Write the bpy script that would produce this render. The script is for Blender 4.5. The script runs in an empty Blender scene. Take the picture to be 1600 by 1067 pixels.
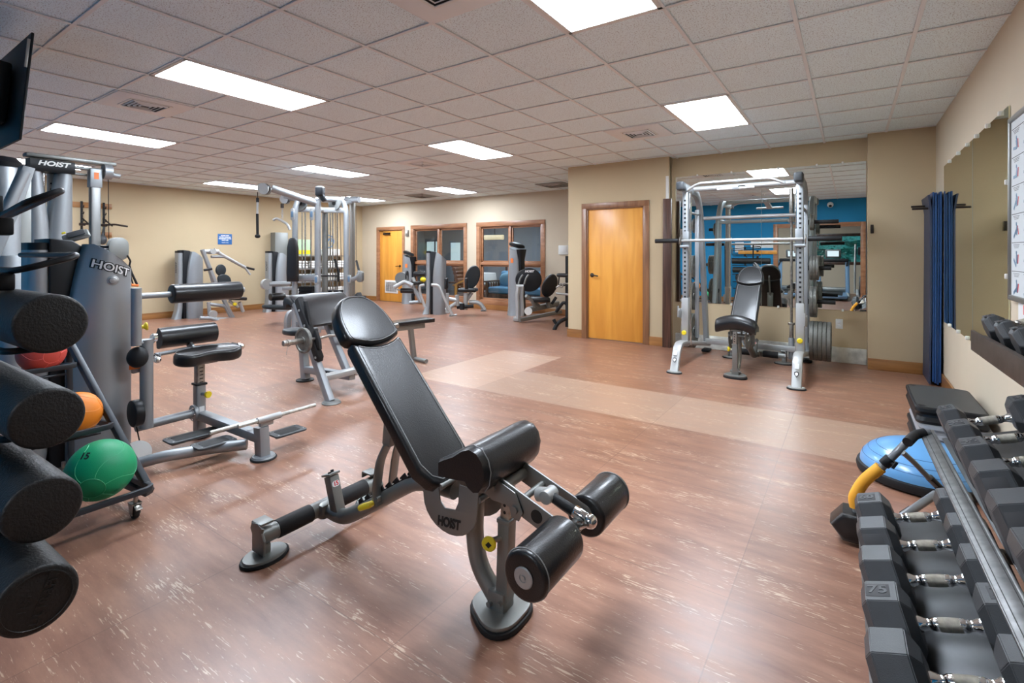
import bpy, bmesh, math, random
from mathutils import Vector as V, Matrix as M4
random.seed(7)
S = bpy.context.scene
COL = S.collection
PI = math.pi
# ------------------------------------------------------------------ camera
CAMH, YAW, FPX, HORIZ = 1.33, math.radians(34.26), 776.6, 397.0
cd = bpy.data.cameras.new('camera'); cam = bpy.data.objects.new('camera', cd); COL.objects.link(cam)
cam.location = (0, 0, CAMH); cam.rotation_euler = (PI/2, 0, YAW)
cd.sensor_width = 36; cd.lens = 36*FPX/1600; cd.shift_y = -(533.5-HORIZ)/1600
cd.clip_start = .05; cd.clip_end = 100
S.camera = cam
S.view_settings.view_transform = 'Standard'; S.view_settings.look = 'None'
S.view_settings.exposure = 0.0; S.view_settings.gamma = 1.0; S.view_settings.use_curve_mapping = False
PANEL_L = 41            # radiance of the ceiling troffers
# ------------------------------------------------------------------ daylight outside the building
w = bpy.data.worlds.new('daylight'); S.world = w; w.use_nodes = True
w.node_tree.nodes['Background'].inputs[0].default_value = (.75, .87, 1, 1)
w.node_tree.nodes['Background'].inputs[1].default_value = 1.6

def at(px, py, x=None, y=None, z=None, D=None):
    """a measured point of the photograph put on a known plane of the room (metres)"""
    r = (px-800)/FPX; u = (HORIZ-py)/FPX; c, s = math.cos(YAW), math.sin(YAW)
    d = V((-s+r*c, c+r*s, u))
    t = D if D is not None else x/d.x if x is not None else y/d.y if y is not None else (z-CAMH)/d.z
    return V((0, 0, CAMH))+d*t

# ------------------------------------------------------------------ materials
def nt(m): return m.node_tree.nodes, m.node_tree.links
def mk(name, col, rough=.5, metal=0, bump=0, bscale=200, var=0, vscale=6, coat=0, spec=.5, aniso=None, emit=None, es=1):
    m = bpy.data.materials.new(name); m.use_nodes = True
    N, L = nt(m); p = N['Principled BSDF']
    p.inputs['Base Color'].default_value = (*col, 1); p.inputs['Roughness'].default_value = rough
    p.inputs['Metallic'].default_value = metal; p.inputs['Specular IOR Level'].default_value = spec
    if coat: p.inputs['Coat Weight'].default_value = coat; p.inputs['Coat Roughness'].default_value = .15
    tc = N.new('ShaderNodeTexCoord')
    if bump:
        n = N.new('ShaderNodeTexNoise'); n.inputs['Scale'].default_value = bscale; n.inputs['Detail'].default_value = 3
        L.new(tc.outputs['Object'], n.inputs['Vector'])
        b = N.new('ShaderNodeBump'); b.inputs['Strength'].default_value = bump; b.inputs['Distance'].default_value = .002
        L.new(n.outputs['Fac'], b.inputs['Height']); L.new(b.outputs['Normal'], p.inputs['Normal'])
    if var:
        n = N.new('ShaderNodeTexNoise'); n.inputs['Scale'].default_value = vscale; n.inputs['Detail'].default_value = 5
        L.new(tc.outputs['Object'], n.inputs['Vector'])
        r = N.new('ShaderNodeValToRGB'); e = r.color_ramp.elements
        e[0].position = .3; e[1].position = .7
        e[0].color = (*[c*(1-var) for c in col], 1); e[1].color = (*[min(1, c*(1+var)) for c in col], 1)
        L.new(n.outputs['Fac'], r.inputs['Fac']); L.new(r.outputs['Color'], p.inputs['Base Color'])
    if emit:
        p.inputs['Emission Color'].default_value = (*emit, 1); p.inputs['Emission Strength'].default_value = es
    return m
def wood(name, c1, c2, scale=(1, 1, .06), rough=.4, freq=14, coat=.2, rot=0):
    m = bpy.data.materials.new(name); m.use_nodes = True; N, L = nt(m); p = N['Principled BSDF']
    tc = N.new('ShaderNodeTexCoord'); mp = N.new('ShaderNodeMapping'); mp.inputs['Scale'].default_value = scale
    n = N.new('ShaderNodeTexNoise'); n.inputs['Scale'].default_value = freq; n.inputs['Detail'].default_value = 6; n.inputs['Distortion'].default_value = .6
    r = N.new('ShaderNodeValToRGB'); e = r.color_ramp.elements
    e[0].position = .35; e[1].position = .65; e[0].color = (*c1, 1); e[1].color = (*c2, 1)
    L.new(tc.outputs['Object'], mp.inputs['Vector']); L.new(mp.outputs['Vector'], n.inputs['Vector'])
    L.new(n.outputs['Fac'], r.inputs['Fac']); L.new(r.outputs['Color'], p.inputs['Base Color'])
    p.inputs['Roughness'].default_value = rough; p.inputs['Coat Weight'].default_value = coat; p.inputs['Coat Roughness'].default_value = .2
    return m
WALL = mk('tan_paint', (.53, .415, .262), .75, bump=.25, bscale=90, var=.02, vscale=2)
WALLP = mk('cream_paint', (.60, .51, .385), .75, bump=.25, bscale=90, var=.02, vscale=2)
BLUEW = mk('blue_paint', (.0, .20, .42), .7, bump=.2, bscale=90)
GREYW = mk('grey_paint', (.26, .28, .31), .8)
WHITEP = mk('white_paint', (.75, .74, .71), .6)
TBAR = mk('ceiling_grid_enamel', (.76, .77, .78), .5)
OAK = wood('honey_maple_veneer', (.66, .27, .035), (.80, .37, .06), (1, 1, .12), freq=7)
TRIM = wood('brown_oak_trim', (.20, .085, .035), (.31, .145, .065), (1, 1, .08), freq=22)
TRIMR = wood('reddish_oak_trim', (.30, .13, .06), (.42, .20, .10), (.2, 1, 1), freq=12)
BASEW = wood('oak_baseboard', (.25, .105, .028), (.38, .17, .05), (.08, .08, 1), freq=22)
DARKW = wood('dark_stained_post', (.05, .022, .014), (.12, .055, .035), (1, 1, .05), freq=30, coat=.05)
PLANK = mk('worn_white_plank', (.60, .60, .55), .6, var=.3, vscale=9)
SILVER = mk('silver_powder_coat', (.34, .36, .375), .48, .6, bump=.08, bscale=900)
SILVER2 = mk('pewter_powder_coat', (.24, .245, .235), .42, .6, bump=.1, bscale=900)
LIGHTM = mk('pale_silver_steel', (.44, .445, .44), .48, .5)
STEEL = mk('worn_steel', (.38, .36, .33), .35, .9, var=.25, vscale=40)
CHROME = mk('chrome', (.82, .82, .82), .08, 1)
KNURL = mk('knurled_chrome', (.40, .37, .31), .36, 1, bump=.8, bscale=1500, var=.2, vscale=60)
VINYL = mk('black_vinyl', (.007, .007, .008), .36, bump=.5, bscale=200, coat=.25, spec=.45)
VINYLG = mk('grey_black_vinyl', (.022, .028, .032), .36, bump=.2, bscale=260, spec=.4)
PIPING = mk('vinyl_piping', (.22, .22, .22), .4)
RUBBER = mk('black_rubber', (.012, .012, .013), .6, spec=.35, bump=.3, bscale=300)
RUBHEX = mk('dumbbell_rubber', (.040, .043, .047), .42, bump=.25, bscale=500, var=.12, vscale=14)
RUBHEXD = mk('dumbbell_lettering', (.045, .045, .048), .7)
PLAST = mk('black_plastic', (.007, .008, .010), .42, spec=.3)
PLASTG = mk('charcoal_plastic', (.045, .05, .055), .5)
FOAM = mk('speckled_black_foam', (.011, .011, .011), .5, spec=.4, bump=1, bscale=150)
PLATE = mk('cast_iron_plate', (.17, .17, .155), .5, .45, var=.25, vscale=30)
YEL = mk('yellow_plastic', (.80, .62, .02), .4)
YELF = mk('orange_yellow_foam', (.85, .40, .03), .6)
RED = mk('red_plastic', (.6, .03, .03), .5)
REDB = mk('red_rubber', (.60, .07, .05), .55, bump=.3, bscale=400)
ORB = mk('orange_rubber', (.85, .24, .015), .5, bump=.3, bscale=400)
GRB = mk('green_rubber', (.0, .30, .12), .5, bump=.3, bscale=400)
BOSU = mk('blue_dome_vinyl', (.13, .36, .68), .3, coat=.3)
MATB = mk('blue_mat_vinyl', (.01, .06, .20), .45, bump=.2, bscale=60)
MATN = mk('navy_mat_vinyl', (.025, .04, .085), .5)
WHT = mk('white_plastic', (.75, .75, .72), .45)
LABELW = mk('white_label', (.8, .8, .8), .5)
LABELO = mk('orange_label', (.8, .2, .04), .5)
SIGNB = mk('blue_sign', (.015, .12, .36), .5)
INKB = mk('blue_ink', (.04, .22, .55), .5)
INKK = mk('black_ink', (.01, .01, .01), .6)
INKR = mk('red_ink', (.75, .02, .02), .6)
PAPER = mk('paper', (.62, .66, .68), .6)
BRONZE = mk('dark_bronze', (.03, .022, .018), .4, .6)
ALU = mk('brushed_aluminium', (.33, .325, .31), .38, .85)
LEATH = mk('brown_leather', (.16, .055, .02), .4)
SOFAB = mk('blue_cloth', (.10, .23, .36), .9, bump=.3, bscale=90)
DWOOD = wood('dark_wood', (.05, .022, .012), (.10, .045, .025), (1, 1, .1))
SCREEN = mk('switched_off_screen', (.004, .005, .012), .12, spec=.6)
TREAD = mk('blue_grey_enamel', (.16, .27, .40), .4, .3)
LEAF = mk('hedge_leaves', (.05, .30, .26), .6, var=.6, vscale=9)
ROPE = mk('black_rope', (.012, .012, .012), .9, bump=1, bscale=300)
GLOW = mk('troffer_lens', (.9, .9, .9), .6, emit=(.885, .985, 1.11), es=PANEL_L)
DAYP = mk('lit_window_blind', (.5, .6, .62), .8, emit=(.62, .78, .80), es=.75)
LCD = mk('lit_display', (.2, .25, .3), .4, emit=(.75, .85, .9), es=1.0)
mir = mk('mirror_silver', (.86, .90, .87), .0, 1)
mirg = mk('olive_tinted_mirror', (.72, .74, .56), .03, 1)
MEDGE = mk('mirror_edge', (.25, .30, .27), .3)
GLASS = bpy.data.materials.new('window_glass'); GLASS.use_nodes = True
N, L = nt(GLASS); N.remove(N['Principled BSDF']); g = N.new('ShaderNodeBsdfGlossy'); g.inputs['Roughness'].default_value = .02
t = N.new('ShaderNodeBsdfTransparent'); t.inputs[0].default_value = (.86, .89, .9, 1); mx = N.new('ShaderNodeMixShader')
fr = N.new('ShaderNodeLayerWeight'); fp = N.new('ShaderNodeMath'); fp.operation = 'POWER'; fp.inputs[1].default_value = 4; L.new(fr.outputs['Facing'], fp.inputs[0])
fm = N.new('ShaderNodeMath'); fm.operation = 'MULTIPLY_ADD'; fm.inputs[1].default_value = .8; fm.inputs[2].default_value = .05; L.new(fp.outputs[0], fm.inputs[0]); L.new(fm.outputs[0], mx.inputs[0]); L.new(t.outputs[0], mx.inputs[1]); L.new(g.outputs[0], mx.inputs[2]); L.new(mx.outputs[0], N['Material Output'].inputs[0])

def floor_material():
    m = bpy.data.materials.new('terracotta_vinyl_tile'); m.use_nodes = True; N, L = nt(m); p = N['Principled BSDF']
    tc = N.new('ShaderNodeTexCoord')
    def mth(op, a, b=None, v=None):
        n = N.new('ShaderNodeMath'); n.operation = op
        for i, q in enumerate((a, b)):
            if q is None: continue
            if isinstance(q, (int, float)): n.inputs[i].default_value = q
            else: L.new(q, n.inputs[i])
        return n.outputs[0]
    sep = N.new('ShaderNodeSeparateXYZ'); L.new(tc.outputs['Object'], sep.inputs[0])
    T = .895
    u = mth('DIVIDE', mth('ADD', sep.outputs[0], 2.18+20*T), T); v = mth('DIVIDE', mth('ADD', sep.outputs[1], -3.85+20*T), T)
    iu, iv = mth('FLOOR', u), mth('FLOOR', v); fu, fv = mth('FRACT', u), mth('FRACT', v)
    cmb = N.new('ShaderNodeCombineXYZ'); L.new(iu, cmb.inputs[0]); L.new(iv, cmb.inputs[1])
    wn = N.new('ShaderNodeTexWhiteNoise'); wn.noise_dimensions = '2D'; L.new(cmb.outputs[0], wn.inputs['Vector'])
    # newer paler tiles: row v=20 for u 18..24 and one tile at u=19, v=21
    rowm = mth('MULTIPLY', mth('COMPARE', iv, 20.0), 1.0); 
    rowm = N.new('ShaderNodeMath'); rowm.operation = 'COMPARE'; L.new(iv, rowm.inputs[0]); rowm.inputs[1].default_value = 20; rowm.inputs[2].default_value = .1
    g1 = mth('MULTIPLY', rowm.outputs[0], mth('GREATER_THAN', iu, 17.5))
    rv = N.new('ShaderNodeMath'); rv.operation = 'COMPARE'; L.new(iv, rv.inputs[0]); rv.inputs[1].default_value = 21; rv.inputs[2].default_value = .1
    ru = N.new('ShaderNodeMath'); ru.operation = 'COMPARE'; L.new(iu, ru.inputs[0]); ru.inputs[1].default_value = 18; ru.inputs[2].default_value = .1
    pale = mth('MAXIMUM', g1, mth('MULTIPLY', rv.outputs[0], ru.outputs[0]))
    # base mottling stretched along x
    mp = N.new('ShaderNodeMapping'); mp.inputs['Scale'].default_value = (1.2, 6, 1); L.new(tc.outputs['Object'], mp.inputs['Vector'])
    n1 = N.new('ShaderNodeTexNoise'); n1.inputs['Scale'].default_value = 2.2; n1.inputs['Detail'].default_value = 8; n1.inputs['Roughness'].default_value = .65; L.new(mp.outputs[0], n1.inputs['Vector'])
    r1 = N.new('ShaderNodeValToRGB'); e = r1.color_ramp.elements
    e[0].position = .32; e[0].color = (.200, .091, .059, 1); e[1].position = .72; e[1].color = (.372, .190, .121, 1)
    L.new(n1.outputs['Fac'], r1.inputs['Fac'])
    mixp = N.new('ShaderNodeMixRGB'); mixp.inputs[2].default_value = (.44, .30, .215, 1); L.new(r1.outputs[0], mixp.inputs[1])
    L.new(mth('MULTIPLY', pale, .62), mixp.inputs[0])
    # large scuffs
    ns = N.new('ShaderNodeTexNoise'); ns.inputs['Scale'].default_value = .9; ns.inputs['Detail'].default_value = 3; L.new(tc.outputs['Object'], ns.inputs['Vector'])
    hv = N.new('ShaderNodeHueSaturation'); L.new(mixp.outputs[0], hv.inputs['Color'])
    L.new(mth('ADD', mth('ADD', mth('MULTIPLY', wn.outputs['Value'], .16), .84), mth('MULTIPLY', ns.outputs['Fac'], .16)), hv.inputs['Value'])
    # cream chips: elongated flakes gated by a cluster noise
    mp2 = N.new('ShaderNodeMapping'); mp2.inputs['Scale'].default_value = (15, 140, 1); L.new(tc.outputs['Object'], mp2.inputs['Vector'])
    n2 = N.new('ShaderNodeTexNoise'); n2.inputs['Scale'].default_value = 1; n2.inputs['Detail'].default_value = 4; n2.inputs['Roughness'].default_value = .6; n2.inputs['Distortion'].default_value = .5; L.new(mp2.outputs[0], n2.inputs['Vector'])
    n3 = N.new('ShaderNodeTexNoise'); n3.inputs['Scale'].default_value = 1.6; n3.inputs['Detail'].default_value = 4; L.new(mp.outputs[0], n3.inputs['Vector'])
    chips = mth('MULTIPLY', mth('SUBTRACT', mth('ADD', n2.outputs['Fac'], mth('MULTIPLY', n3.outputs['Fac'], .55)), .905), 22)
    cl = N.new('ShaderNodeClamp'); L.new(chips, cl.inputs[0])
    mc = N.new('ShaderNodeMixRGB'); mc.inputs[2].default_value = (.68, .52, .37, 1); L.new(hv.outputs[0], mc.inputs[1]); L.new(mth('MULTIPLY', cl.outputs[0], .62), mc.inputs[0])
    # joints
    d = mth('MINIMUM', mth('MINIMUM', fu, mth('SUBTRACT', 1.0, fu)), mth('MINIMUM', fv, mth('SUBTRACT', 1.0, fv)))
    jm = N.new('ShaderNodeMath'); jm.operation = 'LESS_THAN'; L.new(d, jm.inputs[0]); jm.inputs[1].default_value = .0025
    mj = N.new('ShaderNodeMixRGB'); mj.inputs[2].default_value = (.09, .045, .035, 1); L.new(mc.outputs[0], mj.inputs[1]); L.new(mth('MULTIPLY', jm.outputs[0], .4), mj.inputs[0])
    L.new(mj.outputs[0], p.inputs['Base Color'])
    rr = mth('ADD', mth('MULTIPLY', n1.outputs['Fac'], .22), .24)
    L.new(rr, p.inputs['Roughness']); p.inputs['Specular IOR Level'].default_value = .6
    b = N.new('ShaderNodeBump'); b.inputs['Strength'].default_value = .25; b.inputs['Distance'].default_value = .003
    n4 = N.new('ShaderNodeTexNoise'); n4.inputs['Scale'].default_value = 14; n4.inputs['Detail'].default_value = 4; L.new(tc.outputs['Object'], n4.inputs['Vector'])
    L.new(n4.outputs['Fac'], b.inputs['Height']); L.new(b.outputs[0], p.inputs['Normal'])
    return m
FLOORM = floor_material()
def ceil_material():
    m = bpy.data.materials.new('fissured_ceiling_tile'); m.use_nodes = True; N, L = nt(m); p = N['Principled BSDF']
    tc = N.new('ShaderNodeTexCoord')
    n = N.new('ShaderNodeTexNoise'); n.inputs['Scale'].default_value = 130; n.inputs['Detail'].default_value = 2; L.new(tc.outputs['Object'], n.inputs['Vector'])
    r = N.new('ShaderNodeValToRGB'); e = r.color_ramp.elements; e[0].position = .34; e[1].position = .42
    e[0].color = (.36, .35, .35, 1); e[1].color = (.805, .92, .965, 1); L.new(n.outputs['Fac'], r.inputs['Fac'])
    L.new(r.outputs[0], p.inputs['Base Color']); p.inputs['Roughness'].default_value = .9
    b = N.new('ShaderNodeBump'); b.inputs['Strength'].default_value = .5; b.inputs['Distance'].default_value = .003
    L.new(n.outputs['Fac'], b.inputs['Height']); L.new(b.outputs[0], p.inputs['Normal'])
    return m
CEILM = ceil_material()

# ------------------------------------------------------------------ geometry builder
def frame(axis, up=V((0, 0, 1))):
    a = V(axis).normalized(); up = V(up)
    if abs(a.dot(up)) > .98: up = V((0, 1, 0)) if abs(a.y) < .9 else V((1, 0, 0))
    x = up.cross(a).normalized(); y = a.cross(x).normalized()
    return x, y, a      # x sideways, y 'up', a along
def rmat(x, y, z): return M4((x, y, z)).transposed().to_4x4()
class G:
    def __init__(s): s.bm = bmesh.new(); s.slot = 0
    def _new(s, f):
        b = bmesh.new(); f(b); me = bpy.data.meshes.new('t'); 
        for fa in b.faces: fa.material_index = s.slot
        b.to_mesh(me); b.free(); s.bm.from_mesh(me); bpy.data.meshes.remove(me); return s
    def box(s, c, d, rot=None, bev=.004, seg=2):
        def f(b):
            bmesh.ops.create_cube(b, size=1)
            bmesh.ops.scale(b, vec=d, verts=b.verts)
            bv = min(bev, min(d)*.49)
            if bv > 0: bmesh.ops.bevel(b, geom=b.edges[:], offset=bv, segments=seg, profile=.5, affect='EDGES')
            m = M4.Translation(V(c)) @ (rot if rot is not None else M4.Identity(4))
            bmesh.ops.transform(b, matrix=m, verts=b.verts)
        return s._new(f)
    def beam(s, p0, p1, w, h, up=(0, 0, 1), bev=.006, seg=2):
        p0, p1 = V(p0), V(p1); x, y, a = frame(p1-p0, up)
        return s.box((p0+p1)/2, (w, h, (p1-p0).length), rmat(x, y, a), bev, seg)
    def cyl(s, p0, p1, r, r1=None, seg=20, bev=0, bseg=2):
        p0, p1 = V(p0), V(p1); x, y, a = frame(p1-p0); L = (p1-p0).length; r1 = r if r1 is None else r1
        if bev: 
            pr = [(0, 0)]+[(r-bev+bev*math.sin(i*PI/2/bseg), bev-bev*math.cos(i*PI/2/bseg)) for i in range(bseg+1)]
            pr += [(r1-bev+bev*math.cos(i*PI/2/bseg), L-bev+bev*math.sin(i*PI/2/bseg)) for i in range(bseg+1)]+[(0, L)]
        else: pr = [(0, 0), (r, 0), (r1, L), (0, L)]
        return s.lathe(pr, p0, a, seg)
    def lathe(s, pr, o, axis=(0, 0, 1), seg=24, scl=(1, 1)):
        x, y, a = frame(axis); o = V(o)
        def f(b):
            rings = []
            for (r, z) in pr:
                if r < 1e-6: rings.append([b.verts.new(o+a*z)])
                else: rings.append([b.verts.new(o+a*z+x*(r*scl[0]*math.cos(2*PI*i/seg))+y*(r*scl[1]*math.sin(2*PI*i/seg))) for i in range(seg)])
            for A, B in zip(rings, rings[1:]):
                for i in range(seg):
                    j = (i+1) % seg
                    if len(A) == 1 and len(B) == 1: continue
                    try:
                        if len(A) == 1: b.faces.new((A[0], B[j], B[i]))
                        elif len(B) == 1: b.faces.new((A[i], A[j], B[0]))
                        else: b.faces.new((A[i], A[j], B[j], B[i]))
                    except ValueError: pass
            bmesh.ops.recalc_face_normals(b, faces=b.faces)
        return s._new(f)
    def tube(s, pts, r, seg=12, fillet=.04, rect=None, up=(0, 0, 1), cap=True, fseg=5, closed=False, bev=None):
        """sweep a round (r) or rectangular (rect=(w,h)) section along a polyline with rounded corners"""
        P = [V(p) for p in pts]
        path = []
        n = len(P)
        for i, p in enumerate(P):
            if (i in (0, n-1) and not closed): path.append(p); continue
            a, c = P[(i-1) % n], P[(i+1) % n]
            d0, d1 = (a-p), (c-p); f = min(fillet, d0.length*.49, d1.length*.49)
            q0, q1 = p+d0.normalized()*f, p+d1.normalized()*f
            if d0.angle(d1) > PI-.02 or f < 1e-4: path.append(p); continue
            for k in range(fseg+1):
                t = k/fseg; path.append(q0*(1-t)**2+p*2*t*(1-t)+q1*t*t)
        if rect:
            w_, h_ = rect[0]/2, rect[1]/2; bv = bev if bev is not None else min(w_, h_)*.3
            sec = []
            for sx, sy, a0 in ((1, 1, 0), (-1, 1, 90), (-1, -1, 180), (1, -1, 270)):
                for k in range(3):
                    a = math.radians(a0+45*k); sec.append((sx*(w_-bv)+bv*math.cos(a), sy*(h_-bv)+bv*math.sin(a)))
        elif isinstance(r, tuple): sec = [(r[0]*math.cos(2*PI*i/seg), r[1]*math.sin(2*PI*i/seg)) for i in range(seg)]
        else: sec = [(r*math.cos(2*PI*i/seg), r*math.sin(2*PI*i/seg)) for i in range(seg)]
        def f(b):
            rings = []; X = None; m = len(path)
            for i, p in enumerate(path):
                t = ((path[(i+1) % m] if (i < m-1 or closed) else p) - (path[i-1] if (i > 0 or closed) else p)).normalized()
                if X is None: x, y, a = frame(t, up)
                else:
                    x = (X-t*X.dot(t)).normalized(); y = t.cross(x).normalized()
                X = x
                rings.append([b.verts.new(p+x*u_+y*v_) for u_, v_ in sec])
            k = len(sec)
            pairs = list(zip(rings, rings[1:]))+([(rings[-1], rings[0])] if closed else [])
            for A, B in pairs:
                for i in range(k): b.faces.new((A[i], A[(i+1) % k], B[(i+1) % k], B[i]))
            if cap and not closed: b.faces.new(rings[0][::-1]); b.faces.new(rings[-1])
            bmesh.ops.recalc_face_normals(b, faces=b.faces)
        return s._new(f)
    def prism(s, poly, o, u, v, th, bev=.003, seg=2, both=True):
        """polygon in the (u,v) plane through o, thickness th centred on it"""
        o, u, v = V(o), V(u).normalized(), V(v).normalized(); n = u.cross(v).normalized()
        def f(b):
            A = [b.verts.new(o+u*p[0]+v*p[1]-n*th/2) for p in poly]; B = [b.verts.new(o+u*p[0]+v*p[1]+n*th/2) for p in poly]
            k = len(poly); fa = b.faces.new(A[::-1]); fb = b.faces.new(B)
            for i in range(k): b.faces.new((A[i], A[(i+1) % k], B[(i+1) % k], B[i]))
            bmesh.ops.recalc_face_normals(b, faces=b.faces)
            if bev:
                es = list(set(list(fa.edges)+list(fb.edges)))
                bmesh.ops.bevel(b, geom=es, offset=min(bev, th*.45), segments=seg, profile=.5, affect='EDGES', clamp_overlap=True)
        return s._new(f)
    def loft(s, rings, cap=True, closed_u=True):
        def f(b):
            R = [[b.verts.new(V(p)) for p in r] for r in rings]
            k = len(R[0])
            for A, B in zip(R, R[1:]):
                for i in range(k if closed_u else k-1): b.faces.new((A[i], A[(i+1) % k], B[(i+1) % k], B[i]))
            if cap and closed_u: b.faces.new(R[0][::-1]); b.faces.new(R[-1])
            bmesh.ops.recalc_face_normals(b, faces=b.faces)
        return s._new(f)
    def sph(s, c, r, sc=(1, 1, 1), seg=24):
        def f(b):
            bmesh.ops.create_uvsphere(b, u_segments=seg, v_segments=seg//2, radius=r)
            bmesh.ops.scale(b, vec=sc, verts=b.verts); bmesh.ops.translate(b, vec=V(c), verts=b.verts)
        return s._new(f)
    def torus(s, c, axis, R, r, seg=28, rs=10):
        x, y, a = frame(axis); c = V(c)
        return s.tube([c+x*(R*math.cos(2*PI*i/seg))+y*(R*math.sin(2*PI*i/seg)) for i in range(seg)], r, seg=rs, fillet=0, closed=True, up=a)
    def text(s, txt, o, u, v, h, depth=.001, shear=0, bold=0, align='CENTER', sx=1):
        """raised lettering of cap height h on the plane (u,v) at o"""
        c = bpy.data.curves.new('t', 'FONT'); c.body = txt; c.size = h/.7; c.extrude = depth; c.align_x = align; c.align_y = 'CENTER'; c.shear = shear; c.offset = bold
        ob = bpy.data.objects.new('t', c); COL.objects.link(ob); dg = bpy.context.evaluated_depsgraph_get(); dg.update()
        me = bpy.data.meshes.new_from_object(ob.evaluated_get(dg)); bpy.data.objects.remove(ob); bpy.data.curves.remove(c)
        u, v = V(u).normalized(), V(v).normalized(); n = u.cross(v)
        me.transform(M4.Translation(V(o)) @ rmat(u, v, n) @ M4.Diagonal((sx, 1, 1, 1)))
        for p in me.polygons: p.material_index = s.slot
        s.bm.from_mesh(me); bpy.data.meshes.remove(me); return s
    def warp(s, fn):
        for v in s.bm.verts: v.co = fn(v.co.copy())
        return s
BASE = {}
def link(o, parent):
    COL.objects.link(o)
    if parent is not None: o.parent = parent
def part(g, name, mats, parent=None, label=None, ang=35, base=None):
    """link the builder's mesh as ONE object; world-built children are shifted to their thing's base"""
    me = bpy.data.meshes.new(name); b = V((0, 0, 0))
    if parent is not None: b = BASE.get(parent.name, V((0, 0, 0)))
    elif base is not None: b = V(base)
    bmesh.ops.translate(g.bm, vec=-b, verts=g.bm.verts)
    g.bm.to_mesh(me); g.bm.free()
    for m in (mats if isinstance(mats, (list, tuple)) else [mats]): me.materials.append(m)
    for p in me.polygons: p.use_smooth = True
    me.set_sharp_from_angle(angle=math.radians(ang))
    o = bpy.data.objects.new(name, me); link(o, parent)
    if parent is None and base is not None: o.location = base
    BASE[o.name] = b
    if label: o['label'] = label
    return o
def tag(o, label, cat, group=None, kind=None):
    o['label'] = label; o['category'] = cat
    if group: o['group'] = group
    if kind: o['kind'] = kind
    return o
def thing(name, label, cat, loc=(0, 0, 0), rot=0, group=None, local=False):
    o = bpy.data.objects.new(name, None); COL.objects.link(o); o.empty_display_size = .1
    o.location = loc; o.rotation_euler = (0, 0, rot)
    BASE[o.name] = V((0, 0, 0)) if local else V(loc)
    return tag(o, label, cat, group)
def struct(g, name, mats, ang=35, parent=None):
    o = part(g, name, mats, parent, ang=ang)
    if parent is None: o['kind'] = 'structure'
    return o
def copy_tree(o, parent=None):
    c = o.copy(); COL.objects.link(c); c.parent = parent
    for ch in [k for k in COL.objects if k.parent == o]: copy_tree(ch, c)
    return c
X, Y, Z = V((1, 0, 0)), V((0, 1, 0)), V((0, 0, 1))
def rrect(w, h, r, n=5, cx=0, cy=0):
    """rounded rectangle outline"""
    r = min(r, w/2*.999, h/2*.999); o = []
    for sx, sy, a0 in ((1, 1, 0), (-1, 1, 90), (-1, -1, 180), (1, -1, 270)):
        for k in range(n+1):
            a = math.radians(a0+90*k/n); o.append((cx+sx*(w/2-r)+r*math.cos(a), cy+sy*(h/2-r)+r*math.sin(a)))
    return o
def chair_pad(g, poly, o, u, v, th, bev=None): return g.prism(poly, o, u, v, th, bev=bev or th*.42, seg=4)
# ================================================================== THE ROOM
CH = 2.72; XR = .77; XL = -11.8; YF = 9.55; YD = 7.15; YA = 7.34; YB = -.3; XC = -3.77; XA = -2.15; XP = .165; YP = 7.08
OX0, OX1, OH = -1.62, .22, 2.04          # clear opening in the blue wall
g = G(); g.box((-5.6, 1.985, -.05), (14.5, 15.25, .1), bev=0); struct(g, 'floor', FLOORM)
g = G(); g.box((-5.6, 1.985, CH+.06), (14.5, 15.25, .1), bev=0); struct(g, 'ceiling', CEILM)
# T-bar grid
g = G(); TP = .605; gx0, gy0 = -.27, 2.81
for k in range(-21, 3):
    x = gx0+k*TP
    if XL < x < XR+.1: g.box((x, 2.0, CH+.003), (.024, 15.2, .008), bev=.0015, seg=1)
for k in range(-13, 12):
    y = gy0+k*TP; g.box((-5.5, y, CH+.004), (13.4, .024, .008), bev=.0015, seg=1)
struct(g, 'ceiling_grid', TBAR)
struct(G().box((XA-.022, YD-.004, 1.25), (.042, .010, 2.4), bev=.001), 'trim_5', WHITEP)
def slab(name, x0, x1, y0, y1, z0, z1, mat): return struct(G().box(((x0+x1)/2, (y0+y1)/2, (z0+z1)/2), (abs(x1-x0), abs(y1-y0), z1-z0), bev=0), name, mat)
def wall_x(name, x0, x1, y, th, holes, mat, extra=()):
    """wall running along x whose room face is at y; th signed thickness; holes (x0,x1,z0,z1)"""
    g = G(); xs = sorted(set([x0, x1]+[h[0] for h in holes]+[h[1] for h in holes]))
    for a, b in zip(xs, xs[1:]):
        hs = [h for h in holes if h[0] <= a+1e-6 and h[1] >= b-1e-6]; zs = [0]
        if hs: h = hs[0]; segs = [(0, h[2]), (h[3], CH+.02)]
        else: segs = [(0, CH+.02)]
        for z0, z1 in segs:
            if z1-z0 > .001: g.box(((a+b)/2, y+th/2, (z0+z1)/2), (b-a, abs(th), z1-z0), bev=0)
    for e in extra: g.box(*e, bev=0)
    return struct(g, name, mat)
slab('wall_right', XR, XR+.12, -7, YP+.3, 0, CH+.02, WALLP)
slab('wall_left', XL-.12, XL, YB-.1, YF+.1, 0, CH+.02, WALL)
D1 = (-3.44, -2.52); D2 = (-11.08, -10.13); W1 = (-9.70, -7.95); W2 = (-7.45, -5.71)
wall_x('wall_far', XL, XC, YF, .12, [(D2[0], D2[1], 0, 2.0), (W1[0], W1[1], .22, 2.0), (W2[0], W2[1], .22, 2.0)], WALLP)
wall_x('wall_storage', XC, XA, YD, .12, [(D1[0], D1[1], 0, 2.04)], WALL,
       extra=[((XC+.06, (YD+YF)/2+.06, CH/2), (.12, YF-YD-.12, CH+.02)), ((XA-.06, (YD+YA)/2+.1, CH/2), (.12, .25, CH+.02))])
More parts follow.
